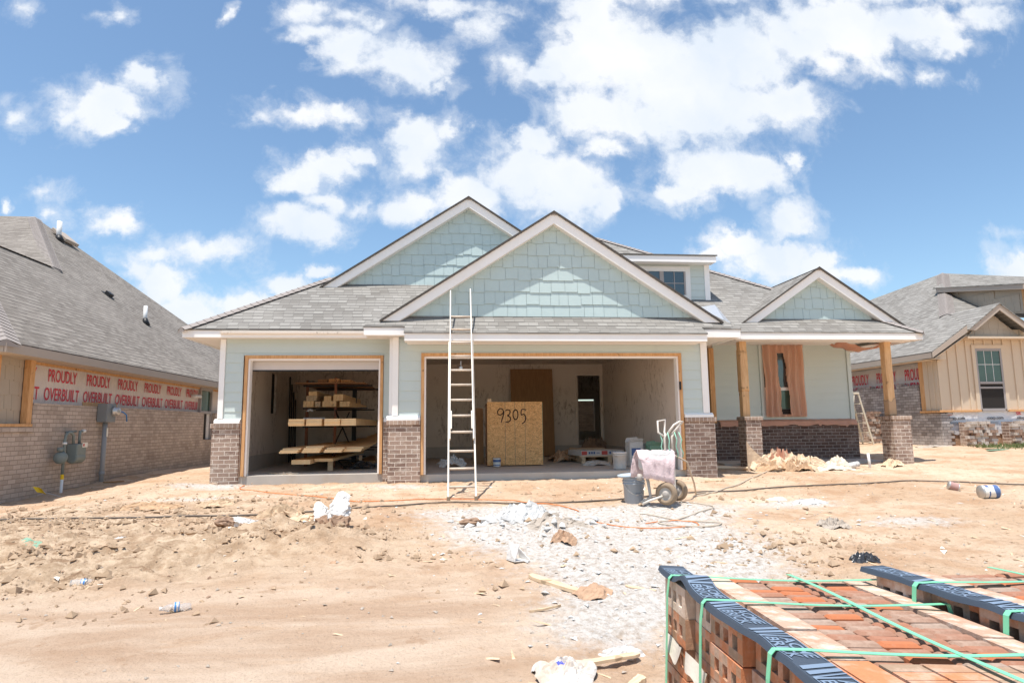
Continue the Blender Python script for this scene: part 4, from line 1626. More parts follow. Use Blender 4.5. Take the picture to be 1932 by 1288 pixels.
# electric meter, gas meter, flag beside that wall
E_ = thing('electric_meter', 'grey electric meter box on a tall conduit against the tan brick wall', 'electric meter', (-7.2, 14.45, gz(-7.2, 14.45)))
MB().box(-7.26, -7.06, 14.25, 14.62, 1.04, 1.43).obj('meter_box', 'grey_metal', E_, bevel=.012)
mb = MB()
mb.tube([(-7.17, 14.43, -.5), (-7.17, 14.43, 1.04)], .048, 14)
mb.tube([(-7.17, 14.43, -.06), (-7.17, 14.43, .02)], .056, 14)
mb.obj('conduit', 'pvc_grey', E_, smooth=True)
mb = MB()
mb.lathe([(.09, 0), (.1, .02), (.1, .05), (.085, .06), (.085, .1), (.06, .13)], 20, Matrix.Translation((-7.06, 14.5, 1.27)) @ Matrix.Rotation(math.pi / 2, 4, 'Y'))
mb.obj('meter_socket', 'tin_steel', E_, smooth=True)
pts = [(-7.0, 14.52, 1.27), (-6.93, 14.64, 1.26), (-6.92, 14.78, 1.20), (-6.93, 14.84, 1.06)]
MB().tube(pts, .014, 8).obj('loose_wire', 'blue_wire', E_, smooth=True)
mb = MB()
mb.box(-7.118, -7.115, 14.40, 14.46, .74, .92)
mb.obj('sticker', 'label_cream', E_)

GX, GY = -7.08, 12.86
Gm = thing('gas_meter', 'grey green gas meter with bent pipes on the tan brick wall', 'gas meter', (GX, GY, gz(GX, GY)))
mb = MB()
mb.box(GX - .1, GX + .1, GY + .24, GY + .56, .40, .62)
mb.lathe([(.10, -.12), (.11, -.10), (.11, .10), (.10, .12)], 20, Matrix.Translation((GX, GY + .40, .36)) @ Matrix.Rotation(math.pi / 2, 4, 'X') @ Matrix.Scale(1.35, 4, (0, 0, 1)))
mb.obj('meter_case', 'meter_green', Gm, bevel=.02)
mb = MB()
mb.tube([(GX, GY, .05), (GX, GY, .70), (GX, GY + .03, .80), (GX, GY + .10, .84), (GX, GY + .20, .83), (GX, GY + .27, .78), (GX, GY + .28, .62)], .026, 10)
mb.tube([(GX, GY + .48, .62), (GX, GY + .48, .86), (GX, GY + .60, .86)], .026, 10)
mb.tube([(GX - .1, GY + .2, .84), (GX - .1, GY + .52, .86)], .026, 10)
mb.obj('pipe', 'meter_green', Gm, smooth=True)
mb = MB()
mb.lathe([(.03, -.07), (.10, -.05), (.115, -.01), (.115, .01), (.10, .05), (.03, .07)], 20, Matrix.Translation((GX, GY - .10, .38)) @ Matrix.Rotation(math.pi / 2, 4, 'X') @ Matrix.Rotation(.35, 4, 'Y'))
mb.lathe([(.05, 0), (.05, .07)], 12, Matrix.Translation((GX, GY - .13, .50)))
mb.obj('regulator', 'meter_green', Gm, smooth=True)
mb = MB()
mb.tube([(GX, GY, -.5), (GX, GY, -.02)], .026, 10)
mb.tube([(GX, GY + .56, .86), (GX, GY + .64, .865)], .034, 10)
mb.tube([(GX, GY, .62), (GX, GY, .66)], .04, 10)
mb.obj('riser', 'pvc_white', Gm, smooth=True)
MB().tube([(GX, GY, -.02), (GX, GY, .07)], .028, 10).obj('tape', 'yellow_flag', Gm)
mb = MB()
mb.box(GX + .102, GX + .106, GY + .40, GY + .58, .55, .64)
t_ = mb.obj('meter_tag', 'label_cream', Gm)
mb = MB()
mb.box(GX + .1065, GX + .108, GY + .42, GY + .47, .57, .62)
mb.obj('red_print', 'label_red', t_)

fx, fy = -7.0, 12.05
f_ = thing('marker_flag', 'small yellow utility flag lying bent beside the tan brick wall', 'flag', (fx, fy, gz(fx, fy)))
mb = MB()
mb.grid(lambda a, b: (-.02 + .16 * a - .08 * b, .03 * math.sin(a * 4), .10 + .10 * b - .04 * a), 6, 4)
mb.obj('flag_sheet', 'yellow_flag', f_, world=False, solid=.002)
MB().tube([(.1, 0, .10), (.34, .1, .0)], .004, 6).obj('flag_wire', 'tin_steel', f_, world=False)

# ------------------------------------------------------------------ neighbouring house on the right
Rr = thing('house', 'tan board and batten house on the right with grey brick side wall', 'house', (15, 17, .2))
pr_ = .667


def rz_(x):
    return 2.70 + pr_ * (x - 12.9)


mb = MB()
mb.box(13.5, 26, 16.12, 30, 0, 2.6)
mb.obj('wall_core', 'drywall', Rr)
mb = MB()
mb.box(13.25, 13.45, 16.72, 30, -.3, 1.80)
r_ = random.Random(3)
y = 16.8
while y < 22:
    w = .2
    mb.box(13.25, 13.45, y, y + w - .01, 1.80, 1.80 + r_.choice((0, .07, .07, .14)))
    y += w
mb.box(13.25, 13.45, 15.98, 16.72, -.3, 1.06)
for k in range(14):
    mb.box(13.451, 13.50 + (.10 if k % 2 else .0), 15.98, 16.08, -.3 + k * .0785 + .3, -.3 + (k + 1) * .0785 + .29)
mb.obj('brick_veneer', 'brick_grey', Rr)
mb = MB()
mb.grid(wrap_sheet(13.46, 16.7, 30, 1.4, 2.5, -1, 8), 120, 12)
wr = mb.obj('house_wrap', 'house_wrap', Rr, smooth=True)


def wave2(y, z):
    w = .016 * mnoise.noise(Vector((y * 1.4, z * 2.0, 8))) + .012 * mnoise.noise(Vector((y * 4 + z * 3, z * 1.2, 12)))
    return abs(w) + .016


mb = MB()
for i in range(-2, 3):
    y0 = 19.95 - 1.25 * i * 1.0
    for word, ya, yb, za, zb in (('PROUDLY', y0, y0 - .88, 2.03, 2.36), ('OVERBUILT', y0 + .08, y0 - .99, 1.66, 1.97)):
        add_text(mb, word, lambda a, b, ya=ya, yb=yb, za=za, zb=zb: (13.46 - wave2(lerp(ya, yb, a), lerp(za, zb, b)), lerp(ya, yb, a), lerp(za, zb, b)), .012,
                 keep=lambda v, ya=ya, yb=yb: lerp(ya, yb, v[0]) > 16.72)
mb.obj('printed_lettering', 'printed_red', wr)
mb = MB()
mb.box(13.27, 13.42, 16.50, 16.68, 1.14, 2.56)
mb.box(13.2, 13.42, 16.0, 16.68, 1.08, 1.14)
mb.box(13.2, 14.42, 15.93, 15.99, 1.09, 1.145)
mb.box(15.24, 17.5, 15.93, 15.99, 1.09, 1.145)
mb.obj('ledger_board', 'cedar', Rr, bevel=.004)
# board and batten gable front and returned side panel
mb = MB()
poly = [(13.28, 1.146), (17.2, 1.146), (17.2, 2.62), (16.1, 3.35), (13.95, 3.35), (13.28, 2.85)]
mb.prism([(x, 16.0, z) for x, z in poly], (0, .08, 0))
x = 13.32
while x < 17.2:
    zt = min(3.3, 2.86 + .66 * (x - 13.28))
    if 14.30 < x < 15.30:
        mb.box(x, x + .04, 15.972, 15.999, 2.93, zt)
    else:
        mb.box(x, x + .04, 15.972, 15.999, 1.146, zt)
    x += .305 - .025
mb.box(13.28, 13.34, 15.965, 15.999, 1.146, 2.86)
mb.box(13.262, 13.279, 16.0, 16.5, 1.146, 2.6)
for y in (16.12, 16.32):
    mb.box(13.24, 13.261, y, y + .04, 1.146, 2.6)
mb.obj('batten_siding', 'batten_tan', Rr)
mb = MB()
mb.box(14.33, 14.43, 15.96, 15.998, 1.12, 2.92)
mb.box(15.21, 15.31, 15.96, 15.998, 1.12, 2.92)
mb.box(14.43, 15.21, 15.96, 15.998, 2.82, 2.92)
wt_ = mb.obj('window_trim', 'batten_tan', Rr, bevel=.004)
mb = MB()
mb.box(14.43, 14.48, 15.965, 15.998, 1.16, 2.82)
mb.box(15.16, 15.21, 15.965, 15.998, 1.16, 2.82)
mb.box(14.48, 15.16, 15.965, 15.998, 2.75, 2.82)
mb.box(14.48, 15.16, 15.965, 15.998, 1.11, 1.18)
mb.box(14.48, 15.16, 15.955, 15.998, 1.845, 1.91)
mb.box(14.48, 15.16, 15.97, 15.998, 1.72, 1.77)
fw_ = mb.obj('front_window', 'frame_grey', Rr, bevel=.003)
MB().box(14.48, 15.16, 15.985, 15.999, 1.91, 2.75).obj('pane', 'green_glass', fw_)
mb = MB()
mb.box(14.48, 15.16, 15.985, 15.999, 1.18, 1.72)
mb.box(14.48, 15.16, 15.985, 15.999, 1.77, 1.845)
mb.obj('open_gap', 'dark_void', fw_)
mb = MB()
for x in (14.70, 14.93):
    mb.box(x - .006, x + .006, 15.98, 15.9845, 1.91, 2.75)
mb.box(14.48, 15.16, 15.981, 15.9845, 2.37, 2.385)
mb.obj('muntin', 'muntin_white', fw_)
# house wrap and bare footing under the ledger
mb = MB()
mb.grid(lambda a, b: (lerp(13.5, 18, a), 16.04 - .02 * abs(mnoise.noise(Vector((a * 22, b * 3, 1)))), lerp(.50, 1.13, b) + (.03 * mnoise.noise(Vector((a * 30, 0, 0))) if b == 0 else 0)), 90, 12)
ww = mb.obj('white_wrap', 'house_wrap_white', Rr, smooth=True)
mb = MB()
for x in (13.46, 15.5):
    add_text(mb, 'ox', lambda a, b, x=x: (x + .14 * a, 16.005, 1.0 + .10 * b), .02)
mb.obj('red_logo', 'printed_red', ww)
mb = MB()
for x in (13.48, 14.62, 15.5):
    add_text(mb, 'oxxp.com', lambda a, b, x=x: (x + .48 * a, 16.005, .865 + .085 * b), .03)
    for k in range(4):
        mb.box(x, x + .33 - .04 * (k % 2), 16.003, 16.006, .82 - k * .022, .827 - k * .022)
mb.obj('printed_lettering', 'printed_grey', ww)
MB().box(13.5, 18, 16.06, 16.12, -.3, .52).obj('footing', 'rock_brown', Rr)
# roofs
PR = (18.22, 21.24, rz_(18.22))
polys = [[(12.9, 15.66, rz_(12.9)), (13.99, 15.66, rz_(13.99)), (14.84, 17.28, rz_(14.84)), PR, (17.74, 24.44, rz_(17.74)), (15.2, 33, rz_(15.2)), (12.9, 33, rz_(12.9))],
         [PR, (32, 21.24, PR[2] - .35), (32, 17.28, rz_(14.84) - .4), (14.84, 17.28, rz_(14.84))],
         [(13.99, 15.66, rz_(13.99)), (15.1, 16.9, 3.85), (16.2, 15.66, rz_(13.99) + .0), (16.2, 17.4, 4.0), (14.84, 17.28, rz_(14.84))]]
rr2 = roof_slab('roof', polys[:2], 'shingle_grey', Rr)
mb = MB()
cap_run(mb, (14.84, 17.28, rz_(14.84)), PR, w=.2)
mb.obj('hip_cap', 'ridge_cap', rr2)
# small front gable
gx, gzr, gh, gs = 15.0, 4.03, .98, .74
mb = MB()
for s in (-1, 1):
    mb.prism([(gx, 15.62, gzr), (gx + s * gh, 15.62, gzr - gh * gs), (gx + s * gh, 18.6, gzr - gh * gs), (gx, 18.6, gzr)][::s], (0, 0, -.03))
mb.obj('gable_roof', 'shingle_grey', Rr)
for s in (-1, 1):
    b_ = MB()
    b_.prism([(gx, 15.64, gzr - .03), (gx + s * gh, 15.64, gzr - .03 - gh * gs), (gx + s * (gh - .22), 15.64, gzr - .03 - gh * gs), (gx, 15.64, gzr - .20)][::-s], (0, .03, 0))
    b_.obj('rake_board', 'taupe_trim', Rr)
sh = MB()
shakes(sh, [(gx - .84, 3.12), (gx + .84, 3.12), (gx, 3.80)], 15.95, .25, 6, z_base=3.12)
sh.obj('shake_siding', 'shake_tan', Rr)
mb = MB()
mb.box(gx - 1.0, gx + 1.0, 15.66, 15.97, 3.06, 3.11)
mb.obj('gable_soffit', 'batten_tan', Rr)
# rake of the main front roof, boxed eave return
b_ = MB()
b_.prism([(12.9, 15.65, rz_(12.9) - .03), (13.99, 15.65, rz_(13.99) - .03), (13.99, 15.65, rz_(13.99) - .20), (12.9, 15.65, rz_(12.9) - .17)][::-1], (0, .03, 0))
b_.obj('rake_board', 'taupe_trim', Rr)
b_ = MB()
b_.prism([(16.2, 15.65, 3.30), (17.4, 15.65, 2.60), (17.4, 15.65, 2.44), (16.2, 15.65, 3.13)], (0, .03, 0))
b_.obj('rake_board', 'taupe_trim', Rr)
b_ = MB()
b_.prism([(16.0, 15.64, 3.42), (17.5, 15.64, 2.56), (17.5, 19, 2.56), (16.0, 19, 3.42)], (0, 0, -.03))
b_.obj('gable_roof', 'shingle_grey', Rr)
b_ = MB()
b_.prism([(13.0, 15.68, 2.52), (13.0, 15.99, 2.52), (14.0, 15.99, 3.14), (14.0, 15.68, 3.14)], (0, 0, .015))
b_.obj('soffit', 'batten_tan', Rr)
b_ = MB()
b_.prism([(13.0, 15.80, 2.50), (13.42, 15.80, 2.50), (13.42, 15.80, 2.80)], (0, .15, 0))
b_.box(12.93, 13.26, 15.70, 33, 2.50, 2.515)
b_.obj('eave_return', 'batten_tan', Rr)
MB().box(12.9, 12.93, 15.66, 33, 2.53, 2.68).obj('fascia', 'taupe_trim', Rr)
# upper block with shakes
mb = MB()
mb.prism([(16.6, 16.5, 3.9), (16.6, 16.5, 4.62), (16.6, 19.0, 5.06), (16.6, 19.6, 5.0), (16.6, 18.2, 4.2)][::-1], (.05, 0, 0))
for k in range(4):
    z = 4.0 + k * .25
    y = 16.6
    while y < 19:
        w = r_.uniform(.16, .26)
        dz = r_.choice((0, .02))
        if z + .25 < 4.62 + (y - 16.5) * .17 and y < 18.8:
            mb.prism([(16.598, y, z - dz), (16.598, y + w - .006, z - dz), (16.588, y + w - .006, z + .25), (16.588, y, z + .25)], (-.014, 0, 0))
        y += w
mb.obj('upper_shakes', 'shake_tan', Rr)
mb = MB()
mb.box(16.58, 16.70, 16.38, 16.5, 3.6, 4.65)
mb.obj('corner_post', 'cedar', Rr)
mb = MB()
mb.prism([(16.35, 16.2, 4.55), (16.35, 19.4, 5.12), (16.35, 19.4, 5.26), (16.35, 16.2, 4.70)][::-1], (.03, 0, 0))
mb.obj('upper_fascia', 'taupe_trim', Rr)
mb = MB()
mb.prism([(16.33, 16.2, 4.72), (16.33, 19.5, 5.30), (19, 21.2, 6.2), (24, 21.2, 6.0), (24, 16.2, 4.72)][::-1], (0, 0, -.03))
mb.obj('upper_roof', 'shingle_grey', Rr)

# ------------------------------------------------------------------ extension ladder leaning on the eave
lx, ly = .245, 9.66
lzg = gz(lx, ly)
A = thing('extension_ladder', 'tall paint spattered aluminium extension ladder leaning on the eave of the double garage', 'ladder', (lx, ly, lzg))
top = Vector((.275, 11.93, 3.40))
foot = Vector((lx, ly, lzg))
ax = (top - foot)
LL = ax.length
ax.normalize()
sdv = Vector((1, 0, 0))
nrm = ax.cross(sdv).normalized()       # towards the wall side


def rail_box(mb, off, s0, s1, w=.026, d=.062, back=0.0):
    o = foot + sdv * off + nrm * back
    a, b = o + ax * s0, o + ax * s1
    pts = [a - sdv * w / 2 - nrm * d / 2, a + sdv * w / 2 - nrm * d / 2, a + sdv * w / 2 + nrm * d / 2, a - sdv * w / 2 + nrm * d / 2]
    mb.prism(pts, b - a)


for s in (-1, 1):
    m = MB()
    rail_box(m, s * .205, .04, 3.02)
    o = m.obj('base_rail', 'ladder_alu', A, bevel=.004)
    m = MB()
    c_ = foot + sdv * s * .205
    m.box(c_.x - .022, c_.x + .022, c_.y - .045, c_.y + .05, c_.z - .03, c_.z + .06)
    m.obj('foot', 'rubber_dusty', o)
    m = MB()
    rail_box(m, s * .187, 1.0, LL, w=.022, d=.055, back=-.066)
    m.obj('fly_rail', 'ladder_alu', A, bevel=.004)
    m = MB()
    c0 = foot + sdv * s * .165 + ax * 1.33 - nrm * .11
    m.tube([c0 + ax * -.16, c0, c0 + ax * .16, c0 + ax * .20 + nrm * .05], .012, 8)
    m.obj('rung_lock', 'ladder_alu', A)
for k in range(12):
    s0 = .22 + .305 * k
    fly = s0 > 1.05
    bk = -.066 if fly else 0
    c = foot + ax * s0 + nrm * bk
    hw = .177 if fly else .193
    m = MB()
    m.tube([c - sdv * hw, c + sdv * hw], .019, 10)
    m.obj('rung', 'ladder_rung', A, smooth=True)
c = foot + ax * 2.62 + nrm * .02
m = MB()
m.tube([c, c + Vector((0, 0, -.10))], .006, 6)
m.lathe([(.022, -.008), (.03, 0), (.022, .008)], 14, Matrix.Translation(c + Vector((0, 0, -.12))) @ Matrix.Rotation(math.pi / 2, 4, 'X'))
m.obj('pulley', 'tin_steel', A)

# stepladder by the side of the porch
sx, sy = 12.2, 18.0
sz = gz(sx, sy)
S_ = thing('stepladder', 'cream stepladder standing open behind the porch in front of the grey brick wall', 'ladder', (sx, sy, sz))
tp = Vector((12.16, 18.05, 1.70))
m = MB()
m.box(tp.x - .09, tp.x + .09, tp.y - .2, tp.y + .2, tp.z - .03, tp.z + .03)
m.obj('top_cap', 'step_cream', S_, bevel=.01)
for s in (-1, 1):
    MB().tube([tp + Vector((.07, s * .17, -.02)), (12.54, 18.05 + s * .24, gz(12.54, 18.05) - .02)], .026, 6).obj('front_rail', 'step_cream', S_)
    MB().tube([tp + Vector((-.06, s * .17, -.02)), (11.80, 18.05 + s * .24, gz(11.8, 18.05) - .02)], .02, 6).obj('rear_rail', 'step_cream', S_)
for k in range(5):
    t = (k + 1) / 6
    c = Vector((lerp(12.23, 12.54, t), 18.05, lerp(1.68, -.02, t)))
    w = lerp(.17, .24, t)
    MB().box(c.x - .06, c.x + .03, c.y - w, c.y + w, c.z - .015, c.z + .015).obj('step', 'step_cream', S_)

# ------------------------------------------------------------------ lumber rack and boards in the single bay
K = thing('lumber_rack', 'dark steel cantilever rack loaded with lumber inside the single garage bay', 'rack', (-2.4, 15.3, 0))
for (x, y, mt, w) in ((-2.44, 14.6, 'rust_steel', .025), (-2.30, 16.6, 'black_steel', .05), (-3.22, 15.4, 'rust_steel', .03)):
    MB().box(x - w, x + w, y - w, y + w, .0, 1.98).obj('upright', mt, K)
for (z, ya, x0, x1) in ((1.845, 15.1, -3.25, -1.7), (1.325, 15.1, -3.25, -1.8), (.91, 14.9, -3.2, -1.75), (.385, 14.9, -3.3, -1.6), (.16, 14.9, -3.2, -2.0)):
    for y in (ya, 16.6):
        MB().box(x0, x1, y - .03, y + .03, z - .03, z).obj('arm', 'black_steel', K)
for (a, b) in (((-2.42, 14.36, .45), (-2.42, 16.55, 1.25)), ((-2.40, 14.36, 1.25), (-2.40, 16.55, .45))):
    MB().tube([a, b], .016, 6).obj('brace', 'black_steel', K)
MB().tube([(-2.44, 14.36, .30), (-2.1, 14.0, .01)], .014, 6).obj('brace', 'black_steel', K)


def make_board(w, t, l):
    m = MB()
    m.grid(lambda a, b: (w * (a - .5), l * b, 0), 1, 1)
    m = MB()
    n = 10
    for k in range(n):
        m.box(-w / 2, w / 2, l * k / n, l * (k + 1) / n, 0, t)
    m2 = MB()
    rows = []
    for k in range(n + 1):
        y = l * k / n
        i = len(m2.v)
        m2.v += [(-w / 2, y, 0), (w / 2, y, 0), (w / 2, y, t), (-w / 2, y, t)]
        if k:
            for q in range(4):
                q2 = (q + 1) % 4
                m2.f.append((i - 4 + q2, i - 4 + q, i + q, i + q2))
    m2.f.append((0, 1, 2, 3))
    e = len(m2.v) - 4
    m2.f.append((e + 3, e + 2, e + 1, e))
    return m2


_bm = {}


def board(name, label, w, t, l, loc, rz=0, rx=0, mat='board_pine', group=None, cat='board', bend=0.0, ry=0):
    key = (w, t, l, mat, bend)
    if key not in _bm:
        mb_ = make_board(w, t, l)
        if bend:
            mb_.v = [(x, y, z + bend * ((y / l) ** 2 if bend > 0 else (1 - y / l) ** 2)) for x, y, z in mb_.v]
        _bm[key] = mb_.mesh(name, mat)
    o = bpy.data.objects.new(name, _bm[key])
    COL.objects.link(o)
    o.location = loc
    o.rotation_euler = (rx, ry, rz)
    return tag(o, label, cat, group)


r_ = random.Random(12)
LG = 'boards stored on the lumber rack'
# waist-high shelf: four neat stacks
for i, (x, n, pos) in enumerate(((-2.93, 4, 'leftmost'), (-2.60, 4, 'second from left'), (-2.235, 4, 'third from left'), (-1.93, 4, 'rightmost'))):
    for k in range(n):
        board('trim_board', f'pale trim board in the {pos} neat stack on the waist high rack shelf', .30, .033, 4.4,
              (x + r_.uniform(-.006, .006), 13.05 + r_.uniform(-.02, .02) + .05 * (i % 2), .912 + k * .0345), r_.uniform(-.004, .004), group=LG)
# knee-high shelf, boards sticking far out
for i, (x, y, ks, bend, pos) in enumerate(((-3.02, 12.85, 3, 0, 'leftmost'), (-2.62, 12.95, 4, 0, 'second'), (-2.20, 12.95, 3, .10, 'third'), (-1.86, 13.2, 3, .22, 'rightmost bowed'))):
    for k in range(ks):
        board('wide_board', f'wide pine board in the {pos} pile on the knee high rack shelf', .34, .03, 4.6, (x + .02 * k, y + .1 * (k == ks - 1), .39 + k * .0315), r_.uniform(-.02, .02), group=LG, bend=bend)
for i, (x, y, k, z) in enumerate(((-2.83, 13.1, 3, .165), (-2.44, 13.35, 2, .20))):
    for j in range(k):
        board('wide_board', 'wide pine board lying lowest on the rack, close to the garage floor' if i == 0 else 'single wide pine board overlapping the lowest pile on the rack', .36, .028, 4.0, (x, y, z + j * .029), -.03, group=LG)
# bundles of narrow stock on the upper shelves
_bun = {}


def bundle(label, nx, nz, w, t, l, loc, mat='board_pine', rz=0):
    key = (nx, nz, w, t, l, mat)
    if key not in _bun:
        m = MB()
        rr_ = random.Random(nx * 7 + nz)
        for i in range(nx):
            for k in range(nz):
                d = rr_.uniform(-.015, .015)
                m.box(i * w + .002, (i + 1) * w - .002, d, l + d, k * t + .001, (k + 1) * t - .001)
        _bun[key] = m.mesh('lumber_bundle', mat)
    o = bpy.data.objects.new('lumber_bundle', _bun[key])
    COL.objects.link(o)
    o.location = loc
    o.rotation_euler = (0, 0, rz)
    return tag(o, label, 'lumber bundle', 'bundles of narrow trim on the rack')


bundle('bundle of narrow trim at the left end of the chest high shelf, bottom row', 3, 7, .075, .019, 3.0, (-3.12, 14.5, 1.328), rz=.02)
bundle('orange tinged thin bundle second in the bottom row of the chest high shelf', 2, 6, .06, .02, 3.0, (-2.87, 14.5, 1.328), 'scrap_wood')
bundle('wide bundle of narrow trim third in the bottom row of the chest high shelf', 4, 7, .075, .018, 3.0, (-2.70, 14.45, 1.328))
bundle('bundle of narrow trim at the right end of the chest high shelf, bottom row', 3, 6, .075, .019, 3.0, (-2.33, 14.45, 1.328))
bundle('bundle stacked in the middle row at the left of the chest high shelf', 3, 6, .075, .019, 3.0, (-3.06, 14.52, 1.465), 'scrap_wood')
bundle('small bundle topping the left pile on the chest high shelf', 2, 5, .09, .018, 3.0, (-3.02, 14.55, 1.582))
bundle('short bundle in the upper row at the middle of the chest high shelf', 2, 6, .08, .018, 3.0, (-2.68, 14.5, 1.457))
bundle('tall bundle in the upper row at the right of the chest high shelf', 3, 8, .07, .018, 3.0, (-2.47, 14.48, 1.460))
board('shelf_sheet', 'brown board sheet laid across the arms of the top rack shelf', 1.5, .02, 3.0, (-2.55, 14.5, 1.847), mat='board_dark', cat='board')
bundle('reddish bundle left of centre on the top rack shelf', 3, 3, .07, .025, 2.6, (-2.84, 14.6, 1.868), 'board_dark')
bundle('rust brown bundle in the centre of the top rack shelf', 3, 3, .08, .028, 2.6, (-2.60, 14.58, 1.868), 'cedar')
bundle('bundle of orange boards at the right of the top rack shelf', 3, 2, .08, .03, 2.6, (-2.34, 14.6, 1.868), 'cedar')
bundle('dark flat bundle at the left end of the top rack shelf', 2, 2, .07, .02, 2.6, (-3.05, 14.6, 1.868), 'bag_black')
o = board('paper_sleeve', 'white paper sleeve lying on the waist high stacks of boards', .42, .006, .5, (-2.62, 13.2, 1.052), .2, mat='paper_white', cat='paper', rx=.05)
crumple('paper_scrap', 'torn white paper hanging off the chest high shelf', 'paper', -2.95, 14.43, .06, .03, .05, 'paper_white', 5, z=1.24)
# things on the single bay floor
board('wood_block', 'short upright block of pale wood on the floor under the rack', .10, .22, .06, (-2.35, 13.6, .0), mat='scrap_wood', cat='wood block')
board('wood_block', 'thin upright wood offcut on the floor right of the rack', .06, .26, .05, (-1.86, 14.5, .0), mat='scrap_wood', cat='wood block')
board('wood_block', 'upright wood offcut by the back of the single bay, right side', .05, .24, .05, (-1.62, 15.6, .0), mat='scrap_wood', cat='wood block')
board('dark_plank', 'dark plank stack on the floor at the right of the single bay', .9, .10, 2.6, (-1.55, 14.8, .02), mat='ply_brown', cat='plank')
crumple('tarp', 'dark crumpled tarp on the floor at the right of the single bay', 'tarp', -1.75, 14.2, .45, .3, .14, 'bag_black', 8, z=.0)
crumple('paper_scrap', 'pale green and yellow paper scrap on the sill of the single bay', 'paper', -3.0, 12.75, .22, .07, .05, 'paper_tan', 15, z=.0)
board('wood_scrap', 'small grey offcut on the floor near the left jamb of the single bay', .07, .02, .16, (-3.25, 12.95, .0), .9, mat='scrap_wood', cat='wood scrap')
m = MB()
for k in range(4):
    m.tube([(-4.02 + .05 * k, 17.2, .0), (-4.05 + .05 * k, 17.2, 2.2 - .2 * k)], .02, 6)
o = m.obj('pipe_bundle', 'black_steel', None)
tag(o, 'dark pipes leaning in the far left corner of the single bay', 'pipes')

# ------------------------------------------------------------------ double bay: OSB crate with house number, leaning sheets, boxes
Cr = thing('osb_crate', 'orange OSB crate panel sprayed with the number 9305 standing in the double bay', 'crate', (1.5, 14.1, 0))
front = MB().box(.905, 2.125, 14.04, 14.052, .02, 1.39).obj('front_panel', 'osb', Cr)
m = MB()
m.box(.905, .945, 14.053, 14.66, .02, 1.36)
m.box(2.085, 2.125, 14.053, 14.66, .02, 1.36)
m.box(.945, 2.085, 14.62, 14.66, .02, 1.36)
m.obj('side_panel', 'board_dark', Cr)
MB().box(.915, 1.005, 14.054, 14.09, .02, 1.46).obj('stud', 'scrap_wood', Cr)
m = MB()
for x in (1.30, 1.515, 1.74):
    m.box(x - .003, x + .003, 14.0385, 14.04, .02, 1.39)
m.obj('panel_seam', 'printed_grey', front)
MB().box(2.126, 2.135, 14.06, 14.64, .1, 1.37).obj('green_edge', 'green_box', Cr)
DIG = {
    '9': [[(.82, .80), (.70, .97), (.38, 1.0), (.14, .82), (.18, .62), (.45, .55), (.72, .66), (.84, .82), (.80, .55), (.66, .25), (.55, .0)]],
    '3': [[(.15, .93), (.45, 1.0), (.72, .86), (.60, .62), (.38, .52), (.66, .42), (.78, .20), (.55, .04), (.10, .0)]],
    '0': [[(.55, 1.0), (.25, .85), (.14, .50), (.25, .15), (.52, .02), (.78, .18), (.86, .52), (.76, .86), (.5, 1.0)]],
    '5': [[(.85, .98), (.30, 1.0), (.22, .62), (.55, .66), (.80, .45), (.72, .18), (.40, .0), (.30, -.02)]],
}
m = MB()
for i, (d, x0, z0, w, h) in enumerate((('9', 1.11, .94, .19, .30), ('3', 1.29, .95, .17, .27), ('0', 1.455, 1.0, .15, .22), ('5', 1.62, .92, .17, .30))):
    for st in DIG[d]:
        pts = []
        for k in range(len(st) - 1):
            for q in range(6):
                t = q / 6
                p0, p1, p2, p3 = st[max(k - 1, 0)], st[k], st[k + 1], st[min(k + 2, len(st) - 1)]
                f = [.5 * (2 * p1[c] + (p2[c] - p0[c]) * t + (2 * p0[c] - 5 * p1[c] + 4 * p2[c] - p3[c]) * t * t + (-p0[c] + 3 * p1[c] - 3 * p2[c] + p3[c]) * t ** 3) for c in (0, 1)]
                pts.append((x0 + w * f[0], z0 + h * f[1]))
        for k in range(len(pts) - 1):
            (xa, za), (xb, zb) = pts[k], pts[k + 1]
            dx, dz = xb - xa, zb - za
            l_ = math.hypot(dx, dz) or 1
            nx, nz = -dz / l_ * .011, dx / l_ * .011
            ex, ez = dx / l_ * .005, dz / l_ * .005
            m.poly([(xa - nx - ex, 14.0375, za - nz - ez), (xb - nx + ex, 14.0375, zb - nz + ez), (xb + nx + ex, 14.0375, zb + nz + ez), (xa + nx - ex, 14.0375, za + nz - ez)])
m.obj('sprayed_number', 'spray_ink', front)
m = MB()
m.prism([(1.84, 17.85, .02), (3.05, 17.85, .02), (3.05, 18.11, 2.47), (1.84, 18.11, 2.47)][::-1], (0, .02, 0))
tag(m.obj('wood_sheet', 'ply_brown', None), 'tall dark brown wood sheet leaning on the back wall of the double bay', 'board')
m = MB()
m.prism([(.62, 14.9, .0), (.88, 14.9, .0), (.88, 15.2, 1.28), (.72, 15.2, 1.30), (.62, 15.2, 1.15)][::-1], (0, .03, 0))
tag(m.obj('wood_sheet', 'ply_brown', None), 'narrow dark brown board behind the ladder, left of the OSB crate', 'board')


